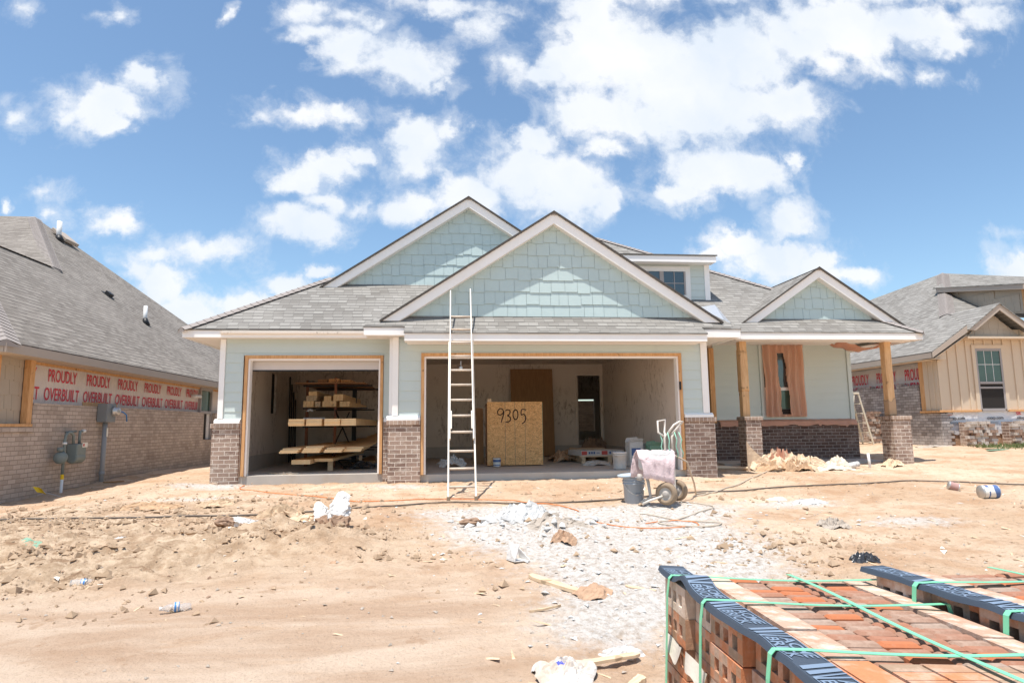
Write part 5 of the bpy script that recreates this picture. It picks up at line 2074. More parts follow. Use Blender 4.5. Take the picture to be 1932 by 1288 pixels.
def can(name, label, r, h, loc, rot, band, cat='paint can', cut=(.25, .8), group=None):
    t = thing(name, label, cat, loc, 0, group)
    t.rotation_euler = rot
    m = MB()
    m.lathe([(r * .96, 0), (r, .006), (r, .012), (r * .97, .016), (r * .97, h - .012), (r, h - .008), (r, h), (r * .9, h), (r * .88, h - .012)], 28)
    m.obj('tin', 'tin_steel', t, smooth=True, world=False)
    m = MB()
    m.lathe([(r * .978, .018), (r * .982, .02), (r * .982, h - .016), (r * .978, h - .014)], 28, closed=False)
    lb = m.obj('paper_label', 'label_cream', t, smooth=True, world=False)
    m = MB()
    n = 28
    for (a0, a1, z0, z1) in band:
        k0, k1 = int(a0 * n), int(a1 * n)
        for k in range(k0, k1):
            a, b = 2 * math.pi * k / n, 2 * math.pi * (k + 1) / n
            q = r * .988
            za = z0[0] + (z0[1] - z0[0]) * (k - k0) / max(1, k1 - k0)
            zb = z0[0] + (z0[1] - z0[0]) * (k + 1 - k0) / max(1, k1 - k0)
            m.poly([(q * math.cos(a), q * math.sin(a), za * h), (q * math.cos(b), q * math.sin(b), zb * h), (q * math.cos(b), q * math.sin(b), z1 * h), (q * math.cos(a), q * math.sin(a), z1 * h)])
    m.obj('colour_print', 'label_blue', lb, world=False)
    return t


can('paint_can', 'white and blue paint can standing at the foot of the OSB crate', .085, .19, (1.10, 13.9, 0), (0, 0, 0), [(.5, 1.0, (.55, .55), .8), (.55, .9, (.15, .15), .25)])
cz = gz(7.75, 8.65)
can('paint_can', 'white paint can with blue print lying on its side on the dirt at right', .095, .23, (7.64, 8.62, cz + .092), (math.pi / 2 * .98, .4, math.pi / 2 - .15), [(.0, .5, (.95, .62), .96), (.5, 1.0, (.62, .95), .96), (.05, .45, (.2, .2), .42), (.55, .9, (.3, .3), .38)])
can('paint_can', 'smaller rusty red paint can lying tilted on the dirt at right', .066, .14, (7.80, 9.40, gz(7.8, 9.4) + .07), (1.9, .2, 1.2), [])
for o in bpy.data.objects:
    if o.parent and o.parent.get('label', '').startswith('smaller rusty') and o.name.startswith('paper_label'):
        o.data.materials[0] = M['tin_red']

crumple('brown_paper', 'crumpled brown masking paper heap on the double bay floor right of the crate', 'paper', 2.95, 15.6, .40, .35, .26, 'paper_brown', 31, z=0)
crumple('brown_paper', 'dark flattened paper scraps by the back step of the double bay', 'paper', 3.5, 16.9, .6, .3, .22, 'paper_brown', 37, z=0)
crumple('plastic_scrap', 'crumpled white and blue plastic behind the ladder foot on the slab', 'plastic', .15, 14.3, .30, .22, .22, 'paper_white', 33, z=0)
crumple('dust_sheet', 'rumpled brown sheet spilling from the house doorway onto the step', 'cloth', 4.2, 17.9, .38, .22, .45, 'sack_brown', 39, z=.05)
Pl = thing('pallet', 'low wooden pallet on the double bay floor carrying long white boxes', 'pallet', (3.75, 15.2, 0))
m = MB()
m.box(3.05, 4.40, 14.55, 15.9, .14, .165)
m.obj('deck', 'scrap_wood', Pl)
for x in (3.10, 3.72, 4.30):
    MB().box(x, x + .09, 14.58, 15.85, .0, .138).obj('runner', 'scrap_wood', Pl)
for i, (x, y, rz, lab) in enumerate(((3.35, 14.62, .22, 'long white carton with red end print on the pallet, left one'), (3.85, 14.66, .02, 'long white carton with red end print on the pallet, right one'))):
    t = thing('carton', lab, 'carton', (x, y, .167), rz, 'cartons on the pallet')
    MB().box(-.27, .27, 0, .75, 0, .115).obj('box', 'paper_white', t, world=False, bevel=.004)
    MB().box(-.26, -.12, -.003, -.0005, .015, .10).obj('red_print', 'label_red', t, world=False)
    m = MB()
    for k in range(3):
        m.box(-.08 + k * .06, -.035 + k * .06, -.003, -.0005, .035, .085)
    m.box(.12, .20, -.003, -.0005, .05, .065)
    m.obj('print', 'label_blue', t, world=False)
t = thing('carton', 'brown flat carton lying behind the two white cartons on the pallet', 'carton', (3.3, 15.4, .167), -.1, 'cartons on the pallet')
MB().box(-.3, .55, 0, .4, 0, .14).obj('box', 'cardboard', t, world=False, bevel=.004)
crumple('spilled_dust', 'small heap of grey dust on the slab before the pallet', 'dust heap', 3.3, 13.9, .3, .2, .12, 'concrete', 44, z=-.01, jag=.2)
board('brick_piece', 'broken orange brick piece on the slab edge before the pallet', .12, .05, .09, (3.62, 13.2, .0), .3, mat='rock_brown', cat='brick piece')
t = thing('paint_bucket', 'square white plaster spattered bucket at the slab edge beside the sprayer', 'bucket', (3.42, 12.5, 0))
m = MB()
m.lathe([(.115, 0), (.125, .02), (.14, .30), (.146, .30), (.146, .33), (.13, .33), (.12, .30)], 20)
m.obj('body', 'paper_white', t, world=False, smooth=True)
m = MB()
m.lathe([(.148, .27), (.15, .275), (.15, .285), (.148, .29)], 20, closed=False)
m.obj('rim', 'plaster_white', t, world=False)
for (x, y, w, h, mat, lab) in ((3.98, 13.2, .30, .50, 'paper_white', 'tall white cardboard box with torn flaps behind the sprayer'), (4.20, 13.5, .22, .40, 'paper_white', 'shorter white and blue box behind the sprayer'), (4.36, 13.1, .24, .42, 'green_box', 'green and white box against the right garage wall')):
    t = thing('box', lab, 'box', (x, y, 0), .1, 'boxes behind the sprayer')
    m = MB()
    m.box(-w / 2, w / 2, 0, .25, 0, h)
    m.obj('carton_body', mat, t, world=False, bevel=.006)
    m = MB()
    m.prism([(-w / 2, 0, h), (w / 2, 0, h), (w / 2 - .02, -.07, h + .07), (-w / 2 + .02, -.06, h + .09)], (0, .003, 0))
    m.prism([(-w / 2, .25, h), (w / 2, .25, h), (w / 2, .3, h + .10), (-w / 2 + .05, .3, h + .08)], (0, .003, 0))
    m.obj('flap', mat, t, world=False)
    m = MB()
    m.box(-w / 2 + .04, w / 2 - .06, -.003, -.0005, h * .45, h * .75)
    m.obj('print', 'label_blue' if mat == 'paper_white' else 'label_cream', t, world=False)

# ------------------------------------------------------------------ sprayer cart and buckets
bx_, by_ = 2.63, 8.92
bz_ = gz(bx_, by_)
B = thing('bucket', 'grey five gallon plastic bucket on the dirt left of the sprayer cart', 'bucket', (bx_, by_, bz_ - .01))
m = MB()
m.lathe([(.128, 0), (.132, .01), (.146, .27), (.156, .275), (.156, .29), (.148, .295), (.148, .305), (.158, .31), (.158, .325), (.15, .33), (.15, .355), (.158, .36), (.158, .372), (.146, .372), (.14, .30)], 30)
m.obj('body', 'bucket_grey', B, smooth=True, world=False)
pts = [(-.15 * math.cos(t) , -.03 - .13 * math.sin(t) * .9, .31 - .17 * math.sin(t)) for t in np.linspace(.15, math.pi - .15, 14)]
m = MB()
m.tube(pts, .004, 6)
m.tube([pts[6], pts[7]], .012, 8)
m.obj('wire_handle', 'tin_steel', B, world=False)
Ld = thing('pail_cover', 'light grey blue lid lying across the top of the grey bucket', 'lid', (bx_ - .06, by_, bz_ + .375), 0)
m = MB()
m.lathe([(.02, .0), (.145, .0), (.165, -.004), (.165, .022), (.150, .026), (.145, .014), (.02, .014)], 30, Matrix.Rotation(-.07, 4, 'Y'))
m.obj('disc', 'lid_grey', Ld, smooth=True, world=False)
m = MB()
m.lathe([(.03, .014), (.03, .03), (.0, .032)], 12, Matrix.Translation((.08, 0, 0)))
m.obj('spout_cap', 'lid_grey', Ld, world=False)

cx_, cy2 = 3.02, 8.62
cz_ = gz(cx_, cy2)
T = thing('sprayer_cart', 'two wheeled airless sprayer cart under a pinkish cloth in front of the double bay', 'sprayer', (cx_, cy2, cz_), 0)
axd = Vector((.36, .42, 0))
for i, (px, py) in enumerate(((-.10, -.22), (.20, .20))):
    w_ = MB()
    Rm = Matrix.Translation((px, py, .145)) @ Matrix.Rotation(-.72, 4, 'Z') @ Matrix.Rotation(math.pi / 2, 4, 'X')
    w_.lathe([(.085, -.045), (.125, -.05), (.145, -.025), (.148, 0), (.145, .025), (.125, .05), (.085, .045), (.085, -.045)], 28, Rm, closed=False)
    wo_ = w_.obj('wheel', 'rubber_dusty', T, smooth=True, world=False)
    h_ = MB()
    h_.lathe([(.02, .055), (.035, .05), (.05, .028), (.075, .032), (.086, .044), (.086, -.044), (.05, -.028), (.02, -.05)], 24, Rm)
    h_.obj('rim', 'hub_grey', wo_, smooth=True, world=False)
MB().tube([(-.10, -.22, .145), (.20, .20, .145)], .014, 8).obj('axle', 'hub_grey', T, world=False)
# twin uprights with folding handles
for i, (px, py, dx) in enumerate(((-.06, -.12, -.02), (.13, .12, .0))):
    m = MB()
    m.box(px - .022, px + .022, py - .022, py + .022, .12, .66)
    m.obj('upright', 'cart_paint', T, world=False, bevel=.006)
    MB().tube([(px, py, .64), (px, py, .88), (px + .02, py, .93)], .016, 8).obj('handle_post', 'cart_paint', T, smooth=True, world=False)
m = MB()
m.tube([(-.07, -.12, .90), (-.14, -.10, .95), (-.12, -.04, 1.10), (.01, .04, 1.12), (-.01, .02, .95), (-.04, -.10, .91)], .014, 8)
m.obj('handle_loop', 'cart_paint', T, smooth=True, world=False)
m = MB()
m.tube([(-.02, -.12, .93), (.08, -.12, 1.05), (.17, -.08, 1.09), (.28, .08, 1.09), (.20, .10, 1.0), (.13, .12, .92)], .015, 8)
m.obj('handle_loop', 'cart_paint', T, smooth=True, world=False)
for (x, y, xa) in ((-.12, -.10, .03), (-.02, -.13, .02), (.16, .10, .03), (.22, .10, .04)):
    m = MB()
    m.tube([(x, y, .95), (x + xa, y - .01, .84), (x + xa * .4, y - .01, .76), (x + xa * 1.4, y, .66), (x + xa * 1.1, y, .60)], .008, 8)
    m.obj('green_hose', 'grip_green', T, smooth=True, world=False)
# motor under the cloth
m = MB()
m.box(-.40, .02, -.20, .06, .44, .70)
m.obj('motor_case', 'plaster_white', T, world=False, bevel=.05)


def drape(a, b):
    t = (a - .5) * 2
    ang = t * 1.9
    y = -.07 + .165 * math.sin(ang) if abs(ang) < 1.57 else (-.07 + .165 * math.copysign(1, ang))
    z = .55 + .18 * math.cos(ang) - (max(0, abs(ang) - 1.57) * .38)
    x = lerp(-.45, .045, b)
    wv = .022 * mnoise.noise(Vector((x * 9, t * 3, 3))) + .012 * mnoise.noise(Vector((x * 22, t * 6, 9)))
    sag = -.10 * max(0, b - .25) * (abs(t) > .7) - .02
    return (x + .04 * abs(t) * math.sin(t * 5 + b * 3), y + wv * 1.6, z + wv + sag)


m = MB()
m.grid(drape, 30, 26)
m.obj('cloth_cover', 'cloth_pink', T, smooth=True, world=False, solid=.006)
m = MB()
m.tube([(-.36, -.10, .48), (-.32, -.14, .30), (-.30, -.16, .10), (-.42, -.12, .03)], .022, 8)
m.tube([(-.44, -.18, .40), (-.46, -.2, .33)], .035, 10)
m.obj('suction_tube', 'hub_grey', T, smooth=True, world=False)
m = MB()
m.tube([(-.12, -.20, .12), (-.34, -.22, .06), (-.42, -.2, .02)], .016, 8)
m.tube([(.16, .12, .14), (-.1, .04, .08), (-.34, .0, .05), (-.40, -.16, .03)], .016, 8)
m.tube([(-.06, -.12, .40), (-.3, -.14, .46)], .014, 8)
m.obj('lower_frame', 'cart_paint', T, smooth=True, world=False)


def ground_line(name, label, cat, pts, r, mat, seg=6, lift=0.0, sub=14, wig=.03, seed=1):
    out = []
    P_ = [Vector(p) for p in pts]
    for k in range(len(P_) - 1):
        p0, p1, p2, p3 = P_[max(k - 1, 0)], P_[k], P_[k + 1], P_[min(k + 2, len(P_) - 1)]
        for q in range(sub):
            t = q / sub
            v = .5 * (2 * p1 + (p2 - p0) * t + (2 * p0 - 5 * p1 + 4 * p2 - p3) * t * t + (-p0 + 3 * p1 - 3 * p2 + p3) * t ** 3)
            out.append(v)
    out.append(P_[-1])
    res = []
    hz = [gz(v.x, v.y) for v in out]
    hs = [max(hz[k], sum(hz[max(0, k - 6):k + 7]) / len(hz[max(0, k - 6):k + 7])) for k in range(len(hz))]
    hs = [sum(hs[max(0, k - 2):k + 3]) / len(hs[max(0, k - 2):k + 3]) for k in range(len(hs))]
    for k_, v in enumerate(out):
        x = v.x + wig * mnoise.noise(Vector((v.x * .9, v.y * .9, seed)))
        y = v.y + wig * mnoise.noise(Vector((v.x * .9, v.y * .9, seed + 7)))
        res.append((x, y, hs[k_] + r * .8 + .004))
    m_ = MB()
    m_.tube(res, r, seg)
    return tag(m_.obj(name, mat, None, smooth=True), label, cat)


ground_line('black_hose', 'long black hose running across the whole dirt yard in front of the house', 'hose',
            [(-14, 9.3, 0), (-10, 9.0, 0), (-6.6, 8.95, 0), (-5.5, 8.85, 0), (-4.2, 8.7, 0), (-2.94, 8.7, 0), (-1.4, 8.95, 0), (-.4, 9.3, 0), (.2, 9.42, 0), (1.2, 9.0, 0), (2.3, 9.15, 0), (3.1, 9.5, 0), (3.82, 9.7, 0), (4.6, 9.75, 0), (5.7, 10.2, 0), (7.0, 10.3, 0), (8.2, 10.6, 0), (8.8, 10.3, 0), (9.4, 9.7, 0), (10.8, 9.5, 0)], .012, 'hose_black')
ground_line('orange_cord', 'thin orange extension cord from the single bay sill across the dirt to the ladder', 'cord',
            [(-3.55, 12.0, 0), (-3.4, 11.4, 0), (-2.4, 10.6, 0), (-1.4, 9.7, 0), (-1.0, 9.55, 0), (0, 9.75, 0), (.8, 9.5, 0), (1.2, 9.0, 0), (1.55, 8.7, 0), (1.7, 8.2, 0)], .007, 'cord_orange')
ground_line('orange_cord', 'short loose loop of orange cord on the pale dust in front of the bucket', 'cord',
            [(1.75, 7.6, 0), (2.1, 7.2, 0), (2.6, 7.15, 0), (2.9, 7.3, 0), (2.7, 7.5, 0), (2.3, 7.35, 0)], .006, 'cord_orange')
ground_line('spray_hose', 'pale spray hose looping over the dust below the sprayer cart wheels', 'hose',
            [(3.3, 8.75, 0), (3.5, 8.3, 0), (3.2, 7.95, 0), (2.8, 7.6, 0), (2.45, 7.35, 0), (2.9, 7.1, 0), (3.15, 7.3, 0), (2.75, 7.5, 0), (2.45, 8.0, 0), (2.3, 7.5, 0)], .008, 'hose_pale')
ground_line('spray_hose', 'tan hose running from the sprayer towards the masking paper heap at the porch', 'hose',
            [(3.6, 9.2, 0), (4.1, 9.6, 0), (4.7, 10.3, 0), (5.5, 11.3, 0), (6.3, 12.3, 0), (6.7, 12.9, 0)], .010, 'hose_pale', seed=4)
m = MB()
m.tube([(3.22, 8.85, cz_ + .62), (3.45, 9.0, cz_ + .52), (3.62, 9.2, cz_ + .2), (3.74, 9.45, gz(3.74, 9.45) + .02), (3.95, 9.6, gz(3.95, 9.6) + .01)], .013, 8)
tag(m.obj('spray_hose', 'hose_pale', None, smooth=True), 'pale hose arching down from the sprayer cart handle to the ground', 'hose')

# ------------------------------------------------------------------ debris on the lot
crumple('masking_paper', 'big heap of torn tan masking paper and film in front of the porch', 'paper heap', 7.1, 12.95, .80, .40, .36, 'paper_tan', 61, nu=44, jag=.6, freq=3.6)
crumple('masking_paper', 'dark brown crumple added as the shaded gaps in the middle of the tan paper heap', 'paper', 7.2, 12.66, .34, .15, .24, 'paper_brown', 161, nu=24, jag=.8, freq=3)  # added brown crumple, colours in the dark gaps of the heap
crumple('masking_film', 'peach coloured film crumpled over the top of the tan paper heap', 'plastic', 7.0, 12.95, .30, .2, .42, 'film_peach', 162, nu=24, jag=.8, freq=3)
crumple('masking_paper', 'orange brown paper folded under the left side of the paper heap', 'paper', 6.75, 12.75, .45, .2, .2, 'paper_brown', 62)
crumple('masking_paper', 'flat cream paper sheet at the right end of the paper heap', 'paper', 7.95, 12.75, .45, .18, .10, 'paper_cream', 63)
crumple('masking_paper', 'red brown film scrap behind the right end of the paper heap', 'plastic', 7.75, 13.2, .22, .14, .22, 'film_peach', 64)
crumple('paper_sack', 'round cream paper sack standing slumped right of the paper heap', 'sack', 8.25, 12.95, .22, .18, .26, 'paper_cream', 66, jag=.3, freq=2.2)
crumple('masking_paper', 'small cream and yellow paper scrap by the right porch pier', 'paper', 9.55, 13.0, .2, .15, .16, 'paper_tan', 67)
m = MB()
zz = gz(6.35, 12.75)
m.grid(lambda a, b: (6.15 + .75 * a, 12.7 + .1 * math.sin(a * 5), zz + .62 * (1 - a) ** 1.3 * b + .03 * mnoise.noise(Vector((a * 5, b * 4, 2)))), 14, 10)
tag(m.obj('masking_paper', 'paper_tan', None), 'stiff pointed sheet of tan paper rising at the left end of the paper heap', 'paper')
ground_line('film_strip', 'twisted orange film strip lying in the shade between pillar and porch pier', 'plastic film', [(5.55, 13.0, 0), (6.0, 13.05, 0), (6.5, 12.9, 0)], .04, 'paper_tan')
zz = gz(8.95, 12.9)
m = MB()
m.tube([(8.96, 12.9, zz - .05), (8.92, 12.88, zz + .30)], .028, 10)
tag(m.obj('pipe_stub', 'pvc_white', None, smooth=True), 'short white pipe stub standing in the dirt in front of the porch', 'pipe')
m = MB()
m.tube([(8.35, 12.85, gz(8.35, 12.85) + .05), (8.72, 12.95, gz(8.7, 12.95) + .09)], .06, 12)
tag(m.obj('paper_roll', 'paper_white', None, smooth=True), 'white paper roll lying right of the slumped cream sack', 'roll')


def sack(name, label, loc, rz, tilt, l, w, h, seed):
    """crushed two-tone cement sack: white top, brown bottom"""
    t = thing(name, label, 'sack', loc, rz, 'empty cement sacks on the dirt')
    t.rotation_euler = (0, tilt, rz)
    off = seed * 3.1

    def fn(u0, u1):
        def f(a, b):
            u = lerp(u0, u1, a)
            ang = b * 2 * math.pi
            pin = math.sin(min(1, max(0, u)) * math.pi) ** .45 * (1 - .25 * u)
            n1 = .75 + .55 * abs(mnoise.noise(Vector((u * 4 + off, math.cos(ang) * 1.8, math.sin(ang) * 1.8)))) + .35 * mnoise.noise(Vector((u * 2.2 + off, math.cos(ang) * 1.1, math.sin(ang)))) + .50 * abs(mnoise.noise(Vector((u * 10 + off, math.cos(ang) * 3.4, math.sin(ang) * 3.4)))) - .12
            return (l * (u - .5), w * .5 * math.cos(ang) * pin * n1 + .03 * math.sin(u * 5), h * (.5 + .5 * math.sin(ang) * pin * n1) - .02)
        return f
    MB().grid(fn(.0, .36), 9, 22).obj('sack_base', 'sack_brown', t, world=False)
    tp_ = MB().grid(fn(.36, 1.0), 14, 22).obj('sack_body', 'paper_white', t, world=False)
    mm = MB()
    mm.grid(lambda a, b: tuple(Vector(fn(.46 + .2 * a, .46 + .2 * a)(0, .58 + .24 * b)) * 1.025), 6, 6)
    mm.obj('red_print', 'label_red', tp_, world=False)


z_ = lambda x, y: gz(x, y)
sack('cement_sack', 'upright crumpled white cement sack with brown base on the sand heap', (-1.18, 7.5, z_(-1.18, 7.5) + .08), 1.9, -.9, .55, .30, .22, 1)
sack('cement_sack', 'second white cement sack pressed against the upright one on the sand heap', (-1.42, 7.72, z_(-1.42, 7.72) + .06), 2.3, -.6, .46, .26, .18, 2)
sack('cement_sack', 'white and brown cement sack lying flat at the left end of the sand heap', (-2.3, 7.6, z_(-2.3, 7.6) + .0), .7, .15, .55, .24, .16, 3)
sack('cement_sack', 'torn white cement sack scrap half buried behind the sand heap', (-1.95, 7.8, z_(-1.95, 7.8) + .0), -.4, .1, .4, .22, .12, 4)
sack('cement_sack', 'long flattened white and brown sack on the dirt left of the plaster heap', (.48, 7.75, z_(.48, 7.75) - .01), .5, .05, .75, .22, .12, 5)
crumple('paper_scrap', 'dirty cream sheet flattened between the sacks on the sand heap', 'paper', -1.65, 7.85, .3, .16, .12, 'paper_tan', 71)
crumple('paper_scrap', 'shiny plastic scrap end of the long flattened sack', 'plastic', .82, 8.0, .17, .14, .15, 'paper_white', 72)
crumple('tarp_scrap', 'white nylon bag with blue print crumpled at the bottom edge of the yard', 'bag', .66, 3.72, .15, .13, .12, 'nylon_print', 73, nu=40, freq=1.7, jag=.35)
crumple('cardboard_scrap', 'flattened tan cardboard pieces behind the hose on the left dirt', 'cardboard', -4.0, 9.4, .38, .13, .10, 'paper_brown', 74)
crumple('cardboard_scrap', 'broken grey board pieces on the dirt in front of the left pillar', 'cardboard', -3.2, 9.6, .26, .16, .10, 'cardboard', 75)
crumple('cardboard_scrap', 'curled brown cardboard flap behind the flat cement sack', 'cardboard', -2.1, 8.7, .28, .12, .16, 'cardboard', 76)
crumple('paper_scrap', 'white paper flake on the rough dirt at far left', 'paper', -3.35, 7.15, .07, .05, .05, 'paper_white', 77, nu=10)
crumple('plastic_scrap', 'green plastic scrap pressed into the rough dirt at far left', 'plastic', -4.1, 7.0, .10, .04, .03, 'green_box', 78, nu=10)
crumple('plaster_lump', 'largest jagged lump of white plaster on the pale dust heap', 'plaster lump', .98, 7.72, .30, .20, .10, 'plaster_white', 81, jag=.6, freq=3.6)
crumple('plaster_lump', 'crumbling grey white plaster spill right of the largest lump', 'plaster lump', 1.25, 7.3, .36, .22, .07, 'rock_grey', 82, jag=.7, freq=5)
crumple('stone', 'brown earth lump in the middle of the white plaster dust', 'stone', 1.20, 6.6, .12, .10, .12, 'rock_brown', 83, jag=.35)
crumple('stone', 'large reddish brown stone lying against the end of the split plank', 'stone', 1.13, 5.0, .13, .10, .08, 'rock_brown', 84, jag=.25, freq=2)
crumple('stone', 'pale concrete rubble lump on the dirt right of centre', 'stone', 4.3, 6.9, .17, .13, .10, 'rock_grey', 85, jag=.6)
crumple('foam_scrap', 'white foam slab broken on the dirt right of the sprayer', 'foam', 4.95, 8.5, .24, .10, .06, 'plaster_white', 86, jag=.4)
crumple('foam_scrap', 'thin white paper piece on the dirt behind the broken foam slab', 'foam', 4.75, 8.95, .14, .07, .05, 'paper_white', 87)
crumple('paper_scrap', 'curled white paper on the dirt left of the near brick pack', 'paper', 1.08, 4.02, .14, .06, .05, 'paper_white', 88, nu=14)
crumple('black_bag', 'small shiny black plastic bag on the dirt above the brick packs', 'bag', 3.75, 5.6, .13, .09, .08, 'bag_black', 89, rz=.1, nu=16)
m = MB()
m.box(-.085, .085, -.07, .07, 0, .012)
m.prism([(-.085, -.07, .012), (-.085, .07, .012), (-.07, .07, .15), (-.04, -.06, .15)], (.012, 0, 0))
m.prism([(.085, -.07, .012), (.06, .07, .012), (.03, .07, .12)], (.01, 0, 0))
o = m.obj('white_box', 'paper_white', None, bevel=.004)
o.location = (.66, 6.0, gz(.66, 6.0))
o.rotation_euler = (0, .08, .5)
tag(o, 'small torn white box standing on the dirt below the plaster heap', 'box')


def plank(label, p, q, w, t, mat='scrap_wood', lift=0, roll=0.0):
    p, q = Vector(p), Vector(q)
    L_ = (q - p).length
    a = math.atan2(q.y - p.y, q.x - p.x)
    zp, zq = gz(p.x, p.y) + lift, gz(q.x, q.y) + lift
    m = MB()
    n = 8
    rr_ = random.Random(int(L_ * 1000))
    rows = []
    for k in range(n + 1):
        x = L_ * k / n
        e0 = rr_.uniform(0, .012) + (.02 if k in (0, n) else 0)
        e1 = rr_.uniform(0, .010)
        i = len(m.v)
        m.v += [(x, -w / 2 + e0, 0), (x, w / 2 - e1, 0), (x, w / 2 - e1, t), (x, -w / 2 + e0, t * .95)]
        if k:
            for q_ in range(4):
                q2 = (q_ + 1) % 4
                m.f.append((i - 4 + q_, i - 4 + q2, i + q2, i + q_))
    m.f.append((3, 2, 1, 0))
    e = len(m.v) - 4
    m.f.append((e, e + 1, e + 2, e + 3))
    o = m.obj('wood_plank', mat, None, bevel=.002)
    o.location = (p.x, p.y, zp)
    o.rotation_euler = (roll, -math.atan2(zq - zp, L_), a)
    return tag(o, label, 'plank', 'scrap wood on the dirt')


plank('split weathered plank on the dirt ending at the reddish stone', (.70, 5.50), (1.03, 5.05), .085, .03)
plank('thin pale lath lying alone on the dirt below the split plank', (.60, 4.72), (.84, 4.78), .022, .016)
plank('flat pale board sticking out from behind the white nylon bag', (.80, 3.80), (1.16, 3.93), .06, .02, lift=.03)
plank('short pale block leaning at the foot of the near brick pack', (.98, 3.5), (1.08, 3.62), .06, .03, lift=.02)
plank('pale wood sliver on the white dust beside the near brick pack', (1.42, 5.15), (1.62, 5.0), .05, .012)
plank('grey stick on the white dust above the near brick pack', (2.45, 5.85), (2.68, 5.66), .022, .018)
plank('long pale split board behind the two brick packs', (2.75, 5.15), (3.45, 4.75), .16, .012)
plank('thin wood sliver beside the black bag', (3.72, 5.5), (3.80, 5.3), .02, .01)
plank('dark wood stick on the dirt left of the sand heap', (-2.9, 7.0), (-2.55, 7.1), .02, .015, 'ply_brown')
plank('flat offcut on the dirt by the right pillar of the double bay', (4.65, 11.3), (5.0, 11.25), .05, .03, 'scrap_wood')
plank('grey split board leaning by the meter conduit', (-7.0, 14.2), (-6.75, 14.5), .09, .02, 'ply_brown')
for k, (x, y, s) in enumerate(((1.3, 10.2, .06), (-.9, 9.0, .045), (5.4, 9.2, .05), (-1.0, 6.1, .04))):
    crumple('brick_bit', ('orange brick bit on the dirt between ladder and bucket', 'small orange clay bit on the dirt right of the sand heap', 'tiny brown clod beside the foam slab', 'small dark clod on the smooth sand')[k], 'brick bit', x, y, s, s * .7, s, 'rock_brown', 90 + k, nu=8, jag=.2)


def bottle(label, loc, rz, crush, pitch=0):
    t = thing('water_bottle', label, 'bottle', loc, rz, 'empty water bottles on the sand')
    t.rotation_euler = (0, math.pi / 2 + pitch, rz)
    prof = [(.012, 0), (.030, .002), (.033, .012), (.031, .03), (.033, .045), (.031, .06), (.033, .075), (.033, .115), (.030, .135), (.022, .160), (.013, .178), (.012, .190), (.0125, .20)]
    m = MB()
    m.lathe(prof, 24)
    if crush:
        m.v = [(x * (1 - .55 * crush * math.exp(-((z - .09) / .035) ** 2)) + .03 * crush * max(0, .09 - z) * 8, y, z) for x, y, z in m.v]
    m.obj('bottle_body', 'bottle_plastic', t, smooth=True, world=False)
    m = MB()
    m.lathe([(.0335, .078), (.0342, .08), (.0342, .11), (.0335, .112)], 24, closed=False)
    m.obj('label_band', 'paper_white', t, smooth=True, world=False)
    m = MB()
    m.lathe([(.0346, .098), (.0346, .110)], 24, closed=False)
    m.lathe([(.0346, .079), (.0346, .084)], 24, closed=False)
    m.obj('blue_stripe', 'blue_wire', t, smooth=True, world=False)
    m = MB()
    m.lathe([(.014, .19), (.014, .205), (.010, .207)], 16)
    m.obj('cap', 'pvc_white', t, smooth=True, world=False)


bottle('clear water bottle with a blue label band lying uncrushed on the sand at far left', (-3.02, 5.72, gz(-3.0, 5.75) + .036), .15, 0)
bottle('dented clear water bottle with its cap on, the nearer of the two on the sand', (-1.83, 5.05, gz(-1.9, 5.02) + .03), math.pi + .35, .8)

# ------------------------------------------------------------------ brick packs in the foreground
BL, BH, BT = .205, .092, .088     # stacked unit: length, height, bed depth
CW, CP = .099, .0465             # end-up bricks in the middle: width, row pitch


def cored_brick_mesh():
    """brick with three square cores showing on the face towards -x"""
    m = MB()
    ys = [0, .030, .062, .086, .119, .143, .175, .205]
    zs = [0, .026, .064, .092]
    for i in range(7):
        for k in range(3):
            q = [(0, ys[i], zs[k]), (0, ys[i], zs[k + 1]), (0, ys[i + 1], zs[k + 1]), (0, ys[i + 1], zs[k])]
            if not (i % 2 == 1 and k == 1):
                m.poly(q)
            else:
                j_ = lambda a: a + .0
                inn = [(.06, p[1] + (.002 if n < 2 else -.002), p[2] + (.002 if n in (0, 3) else -.002)) for n, p in enumerate(q)]
                for e in range(4):
                    e2 = (e + 1) % 4
                    m.poly([q[e], q[e2], inn[e2], inn[e]])
                m.poly(inn)
    m.poly([(BT, 0, 0), (BT, BL, 0), (BT, BL, BH), (BT, 0, BH)])
    m.poly([(0, 0, 0), (BT, 0, 0), (BT, 0, BH), (0, 0, BH)])
    m.poly([(0, BL, 0), (0, BL, BH), (BT, BL, BH), (BT, BL, 0)])
    m.poly([(0, 0, 0), (0, BL, 0), (BT, BL, 0), (BT, 0, 0)])
    m.poly([(0, 0, BH), (BT, 0, BH), (BT, BL, BH), (0, BL, BH)])
    return m


def chamfered(w, d, h, c=.007):
    m = MB()
    i = 0
    lo = [(0, 0, 0), (w, 0, 0), (w, d, 0), (0, d, 0)]
    md = [(0, 0, h - c), (w, 0, h - c), (w, d, h - c), (0, d, h - c)]
    tp_ = [(c, c, h), (w - c, c, h), (w - c, d - c, h), (c, d - c, h)]
    m.v = lo + md + tp_
    m.f = [(3, 2, 1, 0), (8, 9, 10, 11)]
    for k in range(4):
        k2 = (k + 1) % 4
        m.f += [(k, k2, 4 + k2, 4 + k), (4 + k, 4 + k2, 8 + k2, 8 + k)]
    return m


CORED = cored_brick_mesh()
ME_CORE = CORED.mesh('brick', 'fired_brick')
ME_FACE = CORED.mesh('brick', 'brick_face')
ME_PLAIN = chamfered(CW, .0345, BH, .007).mesh('brick', 'top_brick')
for me in (ME_CORE, ME_FACE, ME_PLAIN):
    bm_ = None


